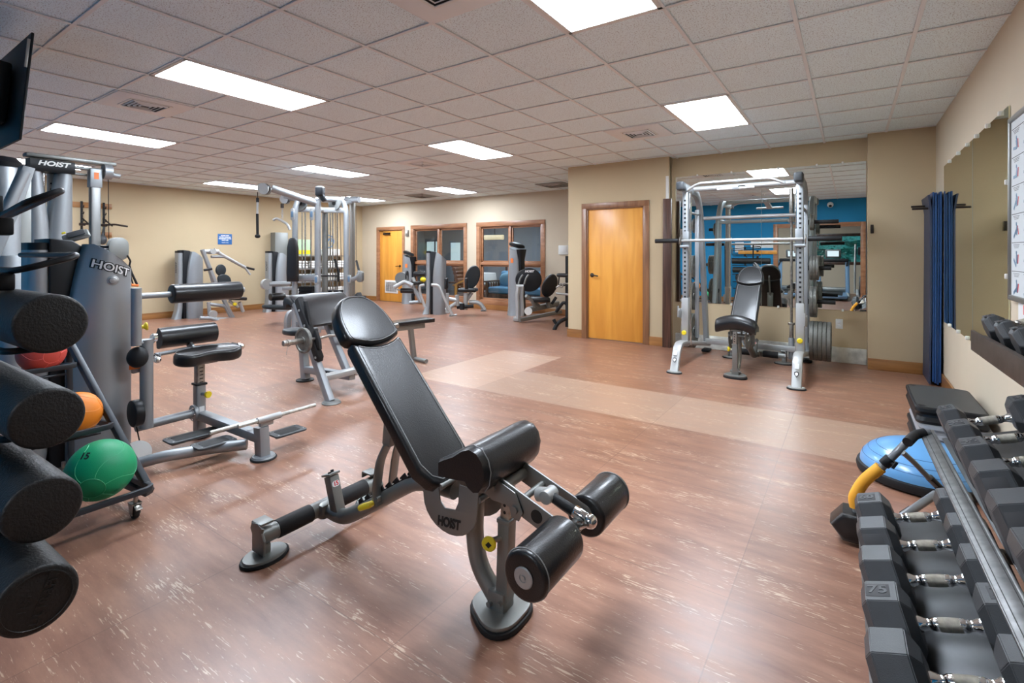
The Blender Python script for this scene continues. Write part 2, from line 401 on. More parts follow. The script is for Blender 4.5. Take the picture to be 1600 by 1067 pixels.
wall_x('wall_alcove', XA-.02, XP+.05, YA, .12, [], WALL)
slab('wall_pilaster', XP, XR+.01, YP, YP+.38, 0, CH+.02, WALL)
wall_x('wall_blue', XL, XR, YB, -.12, [(OX0, OX1, 0, OH)], BLUEW)
def wood_door(n, x0, x1, y, h, hx, grille=False, closer=False, hinge=None):
    w_ = x1-x0; d = struct(G().box(((x0+x1)/2, y+.045, h/2+.004), (w_-.012, .04, h-.016), bev=.002), 'door_%d' % n, OAK)
    f = G()
    if hinge is None: hinge = x1
    # hardware
    hh = G(); hh.cyl((hx, y+.027, 1.0), (hx, y+.012, 1.0), .033, seg=24, bev=.004); s = 1 if hinge > hx else -1
    hh.cyl((hx, y+.02, 1.0), (hx, y-.03, 1.0), .011); hh.tube([(hx, y-.03, 1.0), (hx+s*.05, y-.032, 1.0), (hx+s*.12, y-.026, .99)], (.008, .011), seg=10, fillet=.02)
    struct(hh, 'lever_handle', BRONZE, parent=d)
    for z in (.25, 1.0, 1.8):
        k = G(); k.cyl((hinge-s*.004, y+.018, z-.045), (hinge-s*.004, y+.018, z+.045), .008, seg=10); struct(k, 'hinge', BRONZE, parent=d)
    if grille:
        k = G(); xc = (x0+x1)/2+.02; k.box((xc, y+.018, .42), (.52, .016, .36), bev=.004)
        struct(k, 'grille_frame', WHITEP, parent=d)
        k = G()
        for i in range(11): k.box((xc, y+.008, .30+i*.024), (.42, .012, .004), rot=M4.Rotation(.5, 4, 'X'), bev=0)
        for i in range(6): k.box((xc-.18+i*.072, y+.008, .42), (.005, .012, .27), bev=0)
        struct(k, 'grille_slats', ALU, parent=d)
    if closer:
        k = G(); k.box((x0+.32, y+.0, h-.10), (.26, .05, .06), bev=.008); k.beam((x0+.30, y-.03, h-.07), (x0+.06, y-.05, h-.02), .018, .008); k.beam((x0+.06, y-.05, h-.02), (x0+.30, y-.01, h+.01), .018, .008)
        struct(k, 'door_closer', BRONZE, parent=d)
    return d
def casing(name, x0, x1, y, z0, z1, w_=.085, mat=TRIM, sill=False, jd=.12):
    g = G()
    g.box((x0-w_/2, y-.009, (z0+z1+w_)/2), (w_, .022, z1-z0+w_), bev=.004)
    g.box((x1+w_/2, y-.009, (z0+z1+w_)/2), (w_, .022, z1-z0+w_), bev=.004)
    g.box(((x0+x1)/2, y-.010, z1+w_/2), (x1-x0+2*w_, .022, w_), bev=.004)
    if sill: g.box(((x0+x1)/2, y-.010, z0-w_/2), (x1-x0+2*w_, .022, w_), bev=.004); g.box(((x0+x1)/2, y+jd/2, z0+.008), (x1-x0, jd, .016), bev=.002)
    for xx in (x0+.008, x1-.008): g.box((xx, y+jd/2, (z0+z1)/2), (.016, jd, z1-z0), bev=.001)
    g.box(((x0+x1)/2, y+jd/2, z1-.008), (x1-x0, jd, .016), bev=.001)
    return struct(g, name, mat)
wood_door(1, D1[0], D1[1], YD, 2.04, -3.36); casing('trim_1', D1[0], D1[1], YD, 0, 2.04)
wood_door(2, D2[0], D2[1], YF, 2.0, -10.25, True, True, hinge=D2[0]); casing('trim_2', D2[0], D2[1], YF, 0, 2.0, w_=.09, mat=TRIMR)
def big_window(n, x0, x1, z0, z1):
    y = YF
    fr_ = casing('window_%d' % n, x0, x1, y, z0, z1, w_=.10, mat=TRIMR, sill=True)
    xm = (x0+x1)/2; s = G()
    for a, b in ((x0+.016, xm-.03), (xm+.03, x1-.016)):
        for c, d in ((z0+.016, 1.07), (1.13, z1-.016)):
            for xx in (a+.02, b-.02): s.box((xx, y+.07, (c+d)/2), (.04, .04, d-c), bev=.003)
            for zz in (c+.02, d-.02): s.box(((a+b)/2, y+.07, zz), (b-a, .04, .04), bev=.003)
    struct(s, 'sash', TRIMR, parent=fr_)
    struct(G().box((xm, y+.06, (z0+z1)/2), (.06, .09, z1-z0-.03), bev=.003), 'mullion', TRIMR, parent=fr_)
    struct(G().box((xm, y+.055, 1.10), (x1-x0-.03, .11, .07), bev=.012), 'rail', TRIMR, parent=fr_)
    for a, b in ((x0+.05, xm-.06), (xm+.06, x1-.05)):
        for c, d in ((z0+.05, 1.04), (1.16, z1-.05)):
            struct(G().box(((a+b)/2, y+.07, (c+d)/2), (b-a, .005, d-c), bev=0), 'pane', GLASS, parent=fr_)
big_window(1, W1[0], W1[1], .22, 2.0); big_window(2, W2[0], W2[1], .22, 2.0)
casing('trim_3', OX0, OX1, YB+.02, 0, OH, w_=.09, mat=TRIMR, jd=-.14)
# baseboards
def bb(name, pts, h=.13):
    g = G()
    for (a, b) in pts:
        a, b = V((*a, h/2)), V((*b, h/2)); g.beam(a, b, .018, h, bev=.003)
    return struct(g, name, BASEW)
bb('baseboard_left', [((XL+.009, YB), (XL+.009, YF))])
bb('baseboard_far', [((XL, YF-.009), (D2[0]-.09, YF-.009)), ((D2[1]+.09, YF-.009), (W1[0]-.1, YF-.009)), ((W1[0]-.1, YF-.009), (W2[1]+.1, YF-.009)), ((W2[1]+.1, YF-.009), (XC, YF-.009))])
bb('baseboard_storage', [((XC, YD-.009), (D1[0]-.085, YD-.009)), ((D1[1]+.085, YD-.009), (XA+.01, YD-.009)), ((XC-.009, YD-.01), (XC-.009, YF))])
bb('baseboard_pilaster', [((XP, YP-.009), (XR, YP-.009))])
bb('baseboard_right', [((XR-.009, YB), (XR-.009, YP))])
bb('baseboard_blue', [((XL, YB+.009), (OX0-.09, YB+.009)), ((OX1+.09, YB+.009), (XR, YB+.009))])
# ---- mirror wall and right wall mirror
def mirror(name, label, c, dims, n, mat, clips, groove=None):
    t_ = thing(name, label, 'mirror', c); 
    part(G().box(c, dims, bev=.001, seg=1), 'mirror_glass', mat, t_)
    if groove: part(G().box(*groove, bev=0), 'seam', MEDGE, t_)
    for p in clips:
        part(G().box(p, (.022, .022, .03), bev=.004), 'clip', WHT, t_)
    return t_
m0 = V((-1.985, 0, .64)); 
mirror('wall_mirror', 'large frameless mirror on the tan alcove wall behind the weight machine', ((XP+.0-2.12)/2+.0, YA-.006, 1.545), (2.27, .008, 1.81), None, mir,
       [(x, YA-.014, z) for z in (.64, 2.45) for x in (-1.8, -1.35, -.78, -.35, -.08)], groove=(((-.98), YA-.0105, 1.545), (.003, .001, 1.8)))
mirror('wall_mirror', 'frameless mirror on the right wall beside the blue mats, olive in reflection', (XR-.006, 5.23, 1.43), (.008, 2.42, 1.53), None, mirg,
       [(XR-.012, y, z) for z in (.67, 2.19) for y in (4.2, 4.55, 4.9, 5.25, 5.65, 6.1)]+[(XR-.014, 4.025, z) for z in (1.2, 1.75)], groove=((XR-.0105, 5.05, 1.43), (.001, .003, 1.52)))
# ---- ceiling lights
LIGHTS = [(cx, cy) for cx in (-1.17, -4.2, -7.23, -10.25) for cy in (2.2, 5.22, 8.25) if not (cx > -4 and cy > 6.5)]
LL = {(-1.17, 2.2): 'bright ceiling troffer cut by the top edge of the photo', (-1.17, 5.22): 'ceiling troffer nearest the tan alcove with the mirror',
      (-4.2, 2.2): 'largest long ceiling troffer over the left half of the gym', (-4.2, 5.22): 'ceiling troffer between the cable tower and the wooden storage door',
      (-7.23, 2.2): 'long ceiling troffer above the left towers, beside the square vent', (-7.23, 5.22): 'ceiling troffer in front of the cable tower',
      (-4.2, 8.25): 'ceiling troffer over the leg press, hidden beyond the storage corner', (-7.23, 8.25): 'farthest right ceiling troffer, in front of the interior windows',
      (-10.25, 2.2): 'ceiling troffer at the left edge behind the lettered tower header', (-10.25, 5.22): 'small looking ceiling troffer at the left wall, left of the cable tower arm',
      (-10.25, 8.25): 'farthest ceiling troffer in the corner behind the cable tower'}
def troffer(cx, cy, label, group='ceiling troffers'):
    t_ = thing('ceiling_light', label, 'ceiling light', (cx, cy, CH), group=group)
    f = G(); w_, l_ = .605, 1.21
    for s in (-1, 1):
        f.box((cx+s*(w_/2-.02), cy, CH+.001), (.03, l_-.01, .014), bev=.002, seg=1); f.box((cx, cy+s*(l_/2-.02), CH+.001), (w_-.01, .03, .014), bev=.002, seg=1)
    part(f, 'frame', WHITEP, t_)
    part(G().box((cx, cy, CH+.002), (w_-.06, l_-.06, .006), bev=0), 'diffuser', GLOW, t_)
for (cx, cy) in LIGHTS:
    if (cx, cy) == (-4.2, 8.25): continue
    troffer(cx, cy, LL[(cx, cy)])
# ---- vents
def vent(cx, cy, label, rx=.56, ry=.56, dark=False):
    t_ = thing('ceiling_vent', label, 'vent', (cx, cy, CH), group=None)
    part(G().box((cx, cy, CH-.002), (rx+.02, ry+.02, .012), bev=.003), 'panel', TBAR if not dark else ALU, t_)
    q = min(rx, ry)*.5 if not dark else .5
    b = G(); b.box((cx, cy, CH-.010), (q+.04, q+.04, .006), bev=.002); part(b, 'collar', WHITEP if not dark else ALU, t_)
    b = G(); b.box((cx, cy, CH-.0125), (q, q, .002), bev=0); part(b, 'duct_opening', INKK, t_)
    s = G()
    for k in range(4):
        e = q*(.92-.22*k)
        for sg in (-1, 1):
            s.box((cx+sg*e/2, cy, CH-.017), (.006, e, .014), rot=M4.Rotation(sg*.7, 4, 'Y'), bev=0)
            s.box((cx, cy+sg*e/2, CH-.017), (e, .006, .014), rot=M4.Rotation(-sg*.7, 4, 'X'), bev=0)
    part(s, 'louvre', TBAR if not dark else ALU, t_)
vent(-5.42, 1.9, 'square ceiling vent in a wide plain panel between the two left troffers', .58, .58)
vent(-2.0, 5.53, 'ceiling vent beside the troffer nearest the mirror alcove', .6, .6)
vent(-5.42, 5.53, 'ceiling vent above the cable tower side of the room, left of a troffer', .58, .58)
vent(-1.775, 1.905, 'ceiling vent cut by the top edge of the photo', .58, .58)
vent(-4.9, 8.75, 'dull grey return vent in the ceiling above the corner by the storage wall', .58, .58, True)
vent(-8.45, 8.6, 'dull grey vent panel in the ceiling near the farthest troffers', .58, .58, True)
# ---- small wall fittings
t_ = thing('thermostat', 'white thermostat box on the far wall right of the interior windows', 'thermostat', (-5.14, YF, 1.45))
part(G().box((-5.14, YF-.02, 1.42), (.24, .04, .20), bev=.01), 'case', WHT, t_); part(G().box((-5.12, YF-.044, 1.43), (.13, .012, .12), bev=.004), 'cover', WHITEP, t_)
t_ = thing('alarm_sounder', 'small grey and white alarm box between the wooden door and the window', 'alarm', (-10.0, YF, 1.92))
part(G().box((-9.93, YF-.02, 1.9), (.10, .04, .17), bev=.008), 'case', ALU, t_); part(G().box((-9.93, YF-.045, 1.93), (.06, .012, .07), bev=.005), 'lens', WHT, t_)
def outlet(p, label, nx):
    t_ = thing('power_outlet', label, 'outlet', p)
    p = V(p); part(G().box(p+V((0, -.004, 0)), (.075, .008, .12), bev=.003), 'cover_plate', WHITEP, t_)
    part(G().box(p+V((0, -.009, .025)), (.035, .004, .03), bev=.003).box(p+V((0, -.009, -.025)), (.035, .004, .03), bev=.003), 'sockets', TBAR, t_)
slab('wall_lounge_front', -13.6, XL-.1, YF, YF+.12, 0, CH+.02, GREYW)
outlet((-.115, YA, .47), 'cream power outlet on the alcove wall right of the stacked plates', 0)
# blue round emblem and blue sign
q = at(513, 377, x=XL)
t_ = thing('wall_emblem', 'round blue outlined emblem on the left wall seen through the cable tower', 'emblem', q)
e = G(); e.torus(q+V((.006, 0, 0)), X, .17, .012, rs=6); e.text('VF', q+V((.008, 0, 0)), Y, Z, .14, bold=.004, shear=.2)
part(e, 'emblem_print', INKB, t_)
q = V((XL, 5.685, 1.67))
t_ = thing('wall_sign', 'small blue notice with white lines of text on the left wall', 'sign', q)
part(G().box(q+V((.005, 0, 0)), (.008, .31, .24), bev=.002), 'board', SIGNB, t_)
e = G()
for i, s_ in enumerate(('PLEASE WIPE', 'DOWN EXERCISE', 'EQUIPMENT AFTER', 'EACH USE')): e.text(s_, q+V((.010, 0, .08-.035*i)), Y, Z, .022, bold=.0015)
e.text('THANK YOU', q+V((.010, 0, -.08)), Y, Z, .018)
part(e, 'lettering', LABELW, t_)
# wooden post and white plank
t_ = part(G().beam((-2.17, YD-.035, 0), (-2.16, YD-.035, 2.12), .115, .05, up=Y, bev=.004), 'wooden_post', DARKW, base=(-2.17, YD-.035, 0))
tag(t_, 'dark stained wooden post standing upright at the left corner of the mirror alcove', 'post')
t_ = thing('baseboard_plank', 'weathered white plank lying on edge along the alcove wall under the mirror', 'plank', (-1, YA-.03, 0))
part(G().box((-.97, YA-.03, .095), (2.26, .04, .185), bev=.006), 'board', PLANK, t_)
c_ = part(G().cyl((-2.19, YD-.025, .085), (-2.19, YD-.045, .085), .035, .03, seg=20, bev=.005).cyl((-2.19, YD-.04, .085), (-2.19, YD-.055, .085), .018), 'door_stop', ALU, base=(-2.19, YD-.02, .085))
tag(c_, 'round metal stop on the oak baseboard below the wooden post', 'door stop')
c_ = part(G().box((.205+.0, YP-.008, 1.62), (.03, .016, .10), bev=.003), 'wall_plate', BRONZE, base=(.205, YP, 1.62)); tag(c_, 'small dark plate on the pilaster edge right of the mirror', 'wall plate')
# ================================================================== ADJUSTABLE BENCHES (local frame: +x towards the feet, origin between base and rear bar)
def pad_outline(w, l, r): return rrect(w, l, r, 6)
def bench(label, loc, rot, ang=50.0, logo=True, saddle=0):
    t_ = thing('adjustable_bench', label, 'bench', loc, rot, local=True)
    # base plate (rounded triangle) and its rubber
    pl = [(.104*math.cos(a)*(1+.10*math.cos(3*(a-PI))), .108*math.sin(a)*(1+.10*math.cos(3*(a-PI)))) for a in [2*PI*i/36 for i in range(36)]]
    part(G().prism([(p[0]*1.08, p[1]*1.08) for p in pl], (.44, 0, .011), X, Y, .022, bev=.006), 'foot_rubber', RUBBER, t_)
    part(G().prism(pl, (.44, 0, .030), X, Y, .016, bev=.004), 'foot_plate', SILVER2, t_)
    f = G(); f.tube([(.45, 0, .03), (.335, 0, .15), (.315, 0, .27), (.33, 0, .44)], .034, fillet=.09, seg=16)
    f.box((.44, 0, .065), (.075, .075, .08), bev=.012)
    for s in (-1, 1): f.cyl((.42, s*.036, .06), (.42, s*.052, .06), .010, seg=8); f.cyl((.465, s*.036, .075), (.465, s*.05, .075), .009, seg=8)
    part(f, 'front_leg', SILVER2, t_)
    f = G(); f.tube([(-.60, 0, .095), (-.47, 0, .085), (-.36, 0, .15), (.02, 0, .395), (.22, 0, .40)], .034, fillet=.09, seg=16)
    part(f, 'main_tube', SILVER2, t_)
    # rear crossbar, rubber sleeves, end brackets, feet
    part(G().cyl((-.62, -.32, .098), (-.62, .32, .098), .036, seg=24).box((-.60, 0, .095), (.07, .10, .075), bev=.02), 'rear_bar', SILVER2, t_)
    for s in (-1, 1):
        part(G().cyl((-.62, s*.075, .098), (-.62, s*.245, .098), .040, seg=24, bev=.003), 'grip_sleeve', RUBBER, t_)
        b = G(); b.prism([(-.045, -.065), (.045, -.065), (.05, .0), (.03, .03), (.035, .05), (.0, .066), (-.05, .056), (-.06, .03), (-.045, .01)], (-.62, s*.325, .095), X, Z, .012)
        b.box((-.635, s*.298, .155), (.075, .06, .010), bev=.004); b.box((-.672, s*.298, .14), (.008, .06, .03), bev=.003)
        part(b, 'transport_bracket', SILVER2, t_)
        part(G().lathe([(0, 0), (.075, 0), (.078, .006), (.076, .014), (0, .014)], (-.615, s*.30, 0), seg=28, scl=(1.0, 1.35)), 'foot_rubber', RUBBER, t_)
        part(G().lathe([(0, .014), (.07, .014), (.068, .022), (.03, .026), (0, .026)], (-.615, s*.30, 0), seg=28, scl=(1.0, 1.35)).box((-.62, s*.30, .045), (.05, .04, .05), bev=.01), 'foot_plate', SILVER2, t_)
    # number post
    part(G().beam((-.525, 0, .10), (-.575, 0, .27), .062, .042, up=Y, bev=.004), 'index_post', SILVER2, t_) if False else None
    n_ = G(); n_.beam((-.51, -.0, .105), (-.565, -.0, .262), .05, .05, up=Y, bev=.004); n_.box((-.568, 0, .27), (.066, .06, .010), rot=M4.Rotation(-.33, 4, 'Y'), bev=.002)
    ip = part(n_, 'index_post', SILVER2, t_)
    ax = V((-.055, 0, .157)).normalized(); side = V((0, -1, 0)); uu = Y
    o = V((-.5555+.0272, 0, .234))
    part(G().prism(rrect(.040, .027, .012, 5), o, uu, ax, .001, bev=0), 'number_label', LABELW, ip)
    part(G().text('15', o+V((.0010, 0, .0003)), uu, ax, .019, depth=.0004, bold=.0007), 'number', INKR, ip)
    part(G().cyl((-.572, .012, .272), (-.576, .012, .284), .008, seg=10).cyl((-.558, -.012, .272), (-.562, -.012, .284), .008, seg=10), 'post_bumper', RUBBER, ip)
    # adjustment ladder on the main tube
    for s in (-1, 1):
        L_ = []
        for i in range(8): L_ += [(i*.055, .0+.020), (i*.055+.028, .026), (i*.055+.032, .008), (i*.055+.05, .008)]
        part(G().prism([(-.01, -.02)]+L_+[(.44, .02), (.44, -.02)], (-.33, s*.018, .196), V((.84, 0, .54)), V((-.54, 0, .84)), .006, bev=.001, seg=1), 'ladder_plate', PLAST, t_)
    # back support strap and yellow lever
    A = math.radians(ang); bd = V((-math.cos(A), 0, math.sin(A))); bn = V((math.sin(A), 0, math.cos(A)))
    p0 = V((.228, 0, .445)); back = lambda s_, off=0: p0+bd*s_-bn*off
    u_ = G(); q = back(.36, .155)
    u_.box(q+V((0, 0, 0)), (.05, .075, .20), rot=M4.Rotation(.12, 4, 'Y'), bev=.008)
    u_.box(q+V((.008, 0, .105)), (.07, .08, .03), rot=M4.Rotation(.12, 4, 'Y'), bev=.006)
    for s in (-1, 1): u_.tube([q+V((0, s*.035, -.09)), q+V((-.035, s*.045, -.16)), V((-.19, s*.045, .30)), V((-.17, s*.045, .25))], 0, rect=(.045, .010), up=X, fillet=.05)
    u_.cyl((-.18, -.055, .275), (-.18, .055, .275), .012)
    part(u_, 'back_support', SILVER2, t_)
    part(G().beam((-.17, -.085, .272), (-.245, -.085, .235), .026, .038, up=Y, bev=.012, seg=4), 'pull_lever', YEL, t_)
    # pivot plates either side (pan shaped)
    for s in (-1, 1):
        P = [(.14, .085), (.132, -.0)]+[(.14*math.cos(a)*.94, .112*math.sin(a)-.0) for a in [-(i*PI/12) for i in range(1, 12)]]+[(-.132, .0), (-.14, .06), (-.07, .07), (-.055, .06), (-.045, .0), (-.02, -.02), (.03, -.012), (.045, .02), (.05, .085)]
        pp = part(G().prism(P, (.265, s*.085, .395), X, Z, .006, bev=.0015), 'pivot_plate', SILVER2, t_)
        if logo and s == -1:
            part(G().text('HOIST', (.262, -.0895, .325), V((1, 0, .10)), V((-.10, 0, 1)), .034, depth=.0006, shear=.25, bold=.0022, sx=.8), 'maker_lettering', INKK, pp)
    for q_ in (.215, .40): part(G().cyl((q_, -.083, .445), (q_, .083, .445), .012), 'pivot_pin', SILVER2, t_)
    # telescoping front post
    part(G().beam((.458, 0, .07), (.468, 0, .36), .05, .05, up=Y, bev=.004).box((.468, 0, .362), (.056, .056, .016), bev=.003), 'post_sleeve', SILVER2, t_)
    ti = G(); ti.beam((.468, 0, .33), (.475, 0, .50), .038, .038, up=Y, bev=.003); ti.slot = 1
    for i in range(4): ti.cyl((.4705, -.0196, .395+i*.026), (.4705, -.0185, .395+i*.026), .006, seg=10); ti.cyl((.495-.003, 0, .395+i*.026), (.4965-.003, 0, .395+i*.026), .006, seg=10)
    part(ti, 'inner_post', [STEEL, INKK], t_)
    k_ = G(); k_.cyl((.455, -.02, .30), (.436, -.062, .30), .010, seg=12); pk = part(k_, 'pin_shank', STEEL, t_)
    k_ = G(); k_.lathe([(0, 0), (.012, 0), (.026, .018), (.027, .024), (.022, .029), (0, .029)], (.435, -.055, .30), V((.35, -.94, 0)), 24); kb = part(k_, 'pull_knob', YEL, t_)
    part(G().box((.4455, -.083, .30), (.016, .003, .016), rot=rmat(V((.94, .35, 0)), V((-.35, .94, 0)), Z) @ M4.Rotation(PI/4, 4, 'Y'), bev=0), 'knob_mark', INKK, kb)
    # seat pad: flat pad rising into a round front roll
    prof = [(.285, .540), (.285, .592), (.31, .606), (.36, .630), (.405, .662), (.44, .676), (.475, .668), (.50, .640), (.512, .600), (.505, .555), (.485, .527), (.46, .520), (.435, .532), (.42, .552), (.36, .545)]
    th_ = .365
    g = G()
    cx, cz = sum(p[0] for p in prof)/len(prof), sum(p[1] for p in prof)/len(prof)
    rings = []
    for k in range(17):
        t = -1+2*k/16; e = 1-.10*max(0, (abs(t)-.80)/.20)**2.2 if abs(t) > .8 else 1
        rings.append([V((cx+(p[0]-cx)*e, t*th_/2, cz+(p[1]-cz)*e)) for p in prof])
    for r_ in rings:
        for v in r_: v.z -= saddle*abs(v.y/.17)**1.6; v.y *= 1+saddle*2.2
    g.loft(rings); sp = part(g, 'seat_pad', VINYL, t_, ang=60)
    if not saddle: part(G().tube([V((cx+(p[0]-cx)*1.0, -th_/2*.86, cz+(p[1]-cz)*1.0)) for p in prof], .0022, seg=6, fillet=.0, closed=True), 'seam', PIPING, sp)
    part(G().box((.38, 0, .515), (.16, .10, .03), bev=.006).box((.40, -.05, .49), (.06, .008, .07), bev=.002).box((.40, .05, .49), (.06, .008, .07), bev=.002), 'seat_bracket', SILVER2, t_)
    # back pad: long body and rounded headrest
    W_ = .262; L1 = .70
    body = []
    for k in range(9): a = k/8; body.append((-W_/2*.93+a*W_*.93, .05+.0)) if False else None
    body = [(-.130, L1-.012), (-.137, L1-.03), (-.143, .09), (-.115, .03), (-.07, 0), (.07, 0), (.115, .03), (.143, .09), (.137, L1-.03), (.130, L1-.012), (.09, L1-.028), (.045, L1-.038), (0, L1-.042), (-.045, L1-.038), (-.09, L1-.028)]
    bu, bv = V((0, 1, 0)), bd
    bp = part(G().prism(body, back(0, .031), bu, bv, .062, bev=.018, seg=5), 'back_pad', VINYL, t_, ang=55)
    head = [(-.136, L1+.0)]+[(-.148+.0*k, L1+.02) for k in (0,)]+[(-.148*math.cos(a)**.8, L1+.05+.19*math.sin(a)) for a in [i*PI/2/9 for i in range(0, 9)]]+[(0, L1+.24)]
    head = head+[(-x, y) for x, y in head[-2::-1]]+[(.09, L1-.016), (.045, L1-.026), (0, L1-.03), (-.045, L1-.026), (-.09, L1-.016)]
    hp = part(G().prism(head, back(0, .030), bu, bv, .068, bev=.02, seg=5), 'headrest_pad', VINYL, t_, ang=55)
    def inset(poly, d):
        c = V((sum(p[0] for p in poly)/len(poly), sum(p[1] for p in poly)/len(poly))).to_2d() if False else (sum(p[0] for p in poly)/len(poly), sum(p[1] for p in poly)/len(poly))
        return [((x-c[0])*(1-d)+c[0], (y-c[1])*(1-d*.45)+c[1]) for x, y in poly]
    part(G().tube([back(0, -.0005)+bu*x+bd*y for x, y in inset(body, .15)], .0022, seg=6, fillet=.004, closed=True), 'piping', PIPING, bp)
    part(G().tube([back(0, -.0045)+bu*x+bd*y for x, y in inset(head, .16)], .0022, seg=6, fillet=.004, closed=True), 'piping', PIPING, hp)
    part(G().beam(back(.03, .075), back(.78, .075), .09, .020, up=Y, bev=.004), 'back_frame', SILVER2, t_)
    return t_
BX, BY = -1.505, 1.49
b1 = bench('black padded incline bench with leg rollers in the centre foreground', (BX, BY, 0), 0, ang=47.5)
# leg roller attachment of the foreground bench (same local frame)
for s in (-1, 1):
    P = rrect(.36, .075, .036, 6)
    d = V((.33, 0, -.115)).normalized(); u = V((-d.z, 0, d.x))*-1
    a_ = G(); a_.prism(P, V((.60, s*.078, .475)), d, d.cross(Y), .008, bev=.002); part(a_, 'roller_arm', SILVER2, b1)
    a_ = G(); a_.cyl(V((.645, s*.0825, .460)), V((.645, s*.0835, .460)), .022, seg=20); part(a_, 'arm_hole', INKK, b1)
part(G().prism([(-.06, -.01), (-.055, .03), (.0, .045), (.075, .02), (.105, -.04), (.09, -.072), (.06, -.065), (.05, -.03), (-.02, -.03)], (.49, -.090, .50), X, Z, .006, bev=.002).cyl((.475, -.092, .515), (.475, -.102, .515), .012, seg=8).cyl((.565, -.092, .465), (.565, -.102, .465), .014, seg=8), 'pivot_bracket', SILVER2, b1)
part(G().cyl((.49, -.09, .51), (.49, .09, .51), .020).cyl((.575, -.075, .49), (.575, .075, .49), .012), 'arm_crossbar', SILVER2, b1)
RX, RZ = .745, .42
part(G().cyl((RX, -.30, RZ), (RX, .30, RZ), .022, seg=20), 'roller_axle', SILVER2, b1)
for s in (-1, 1):
    r_ = part(G().cyl((RX, s*.075, RZ), (RX, s*.315, RZ), .072, seg=40, bev=.012, bseg=4), 'foam_roller', VINYL, b1, ang=50)
    part(G().lathe([(0, 0), (.030, 0), (.031, .003), (.028, .006), (.012, .006), (.011, .003), (.007, .003), (.007, .007), (0, .007)], (RX, s*.315, RZ), (0, s, 0), 24), 'end_washer', LIGHTM, r_)
    part(G().torus((RX, s*.298, RZ), Y, .0725, .0022, seg=36, rs=6), 'roller_seam', PIPING, r_)
h0, h1 = V((.645, 0, .50)), V((.80, -.0, .455))
part(G().cyl((.60, -.0, .49), h0, .024).cyl(h0+V((0, -.032, 0)), h0+V((0, .03, 0)), .024, seg=20, bev=.006), 'handle_socket', LIGHTM, b1)
part(G().cyl(h0, h0.lerp(h1, .64), .0165, seg=18, bev=.004), 'handle_grip', RUBBER, b1)
part(G().cyl(h0.lerp(h1, .62), h1, .021, .019, seg=20, bev=.003).sph(h1, .024, seg=18).cyl(h1, (RX, 0, RZ), .014), 'handle_end', CHROME, b1)
b2 = bench('black padded incline bench standing inside the weight machine at the alcove', (-1.0, 6.22, 0), -PI/2-.05, ang=52, logo=False, saddle=.045)

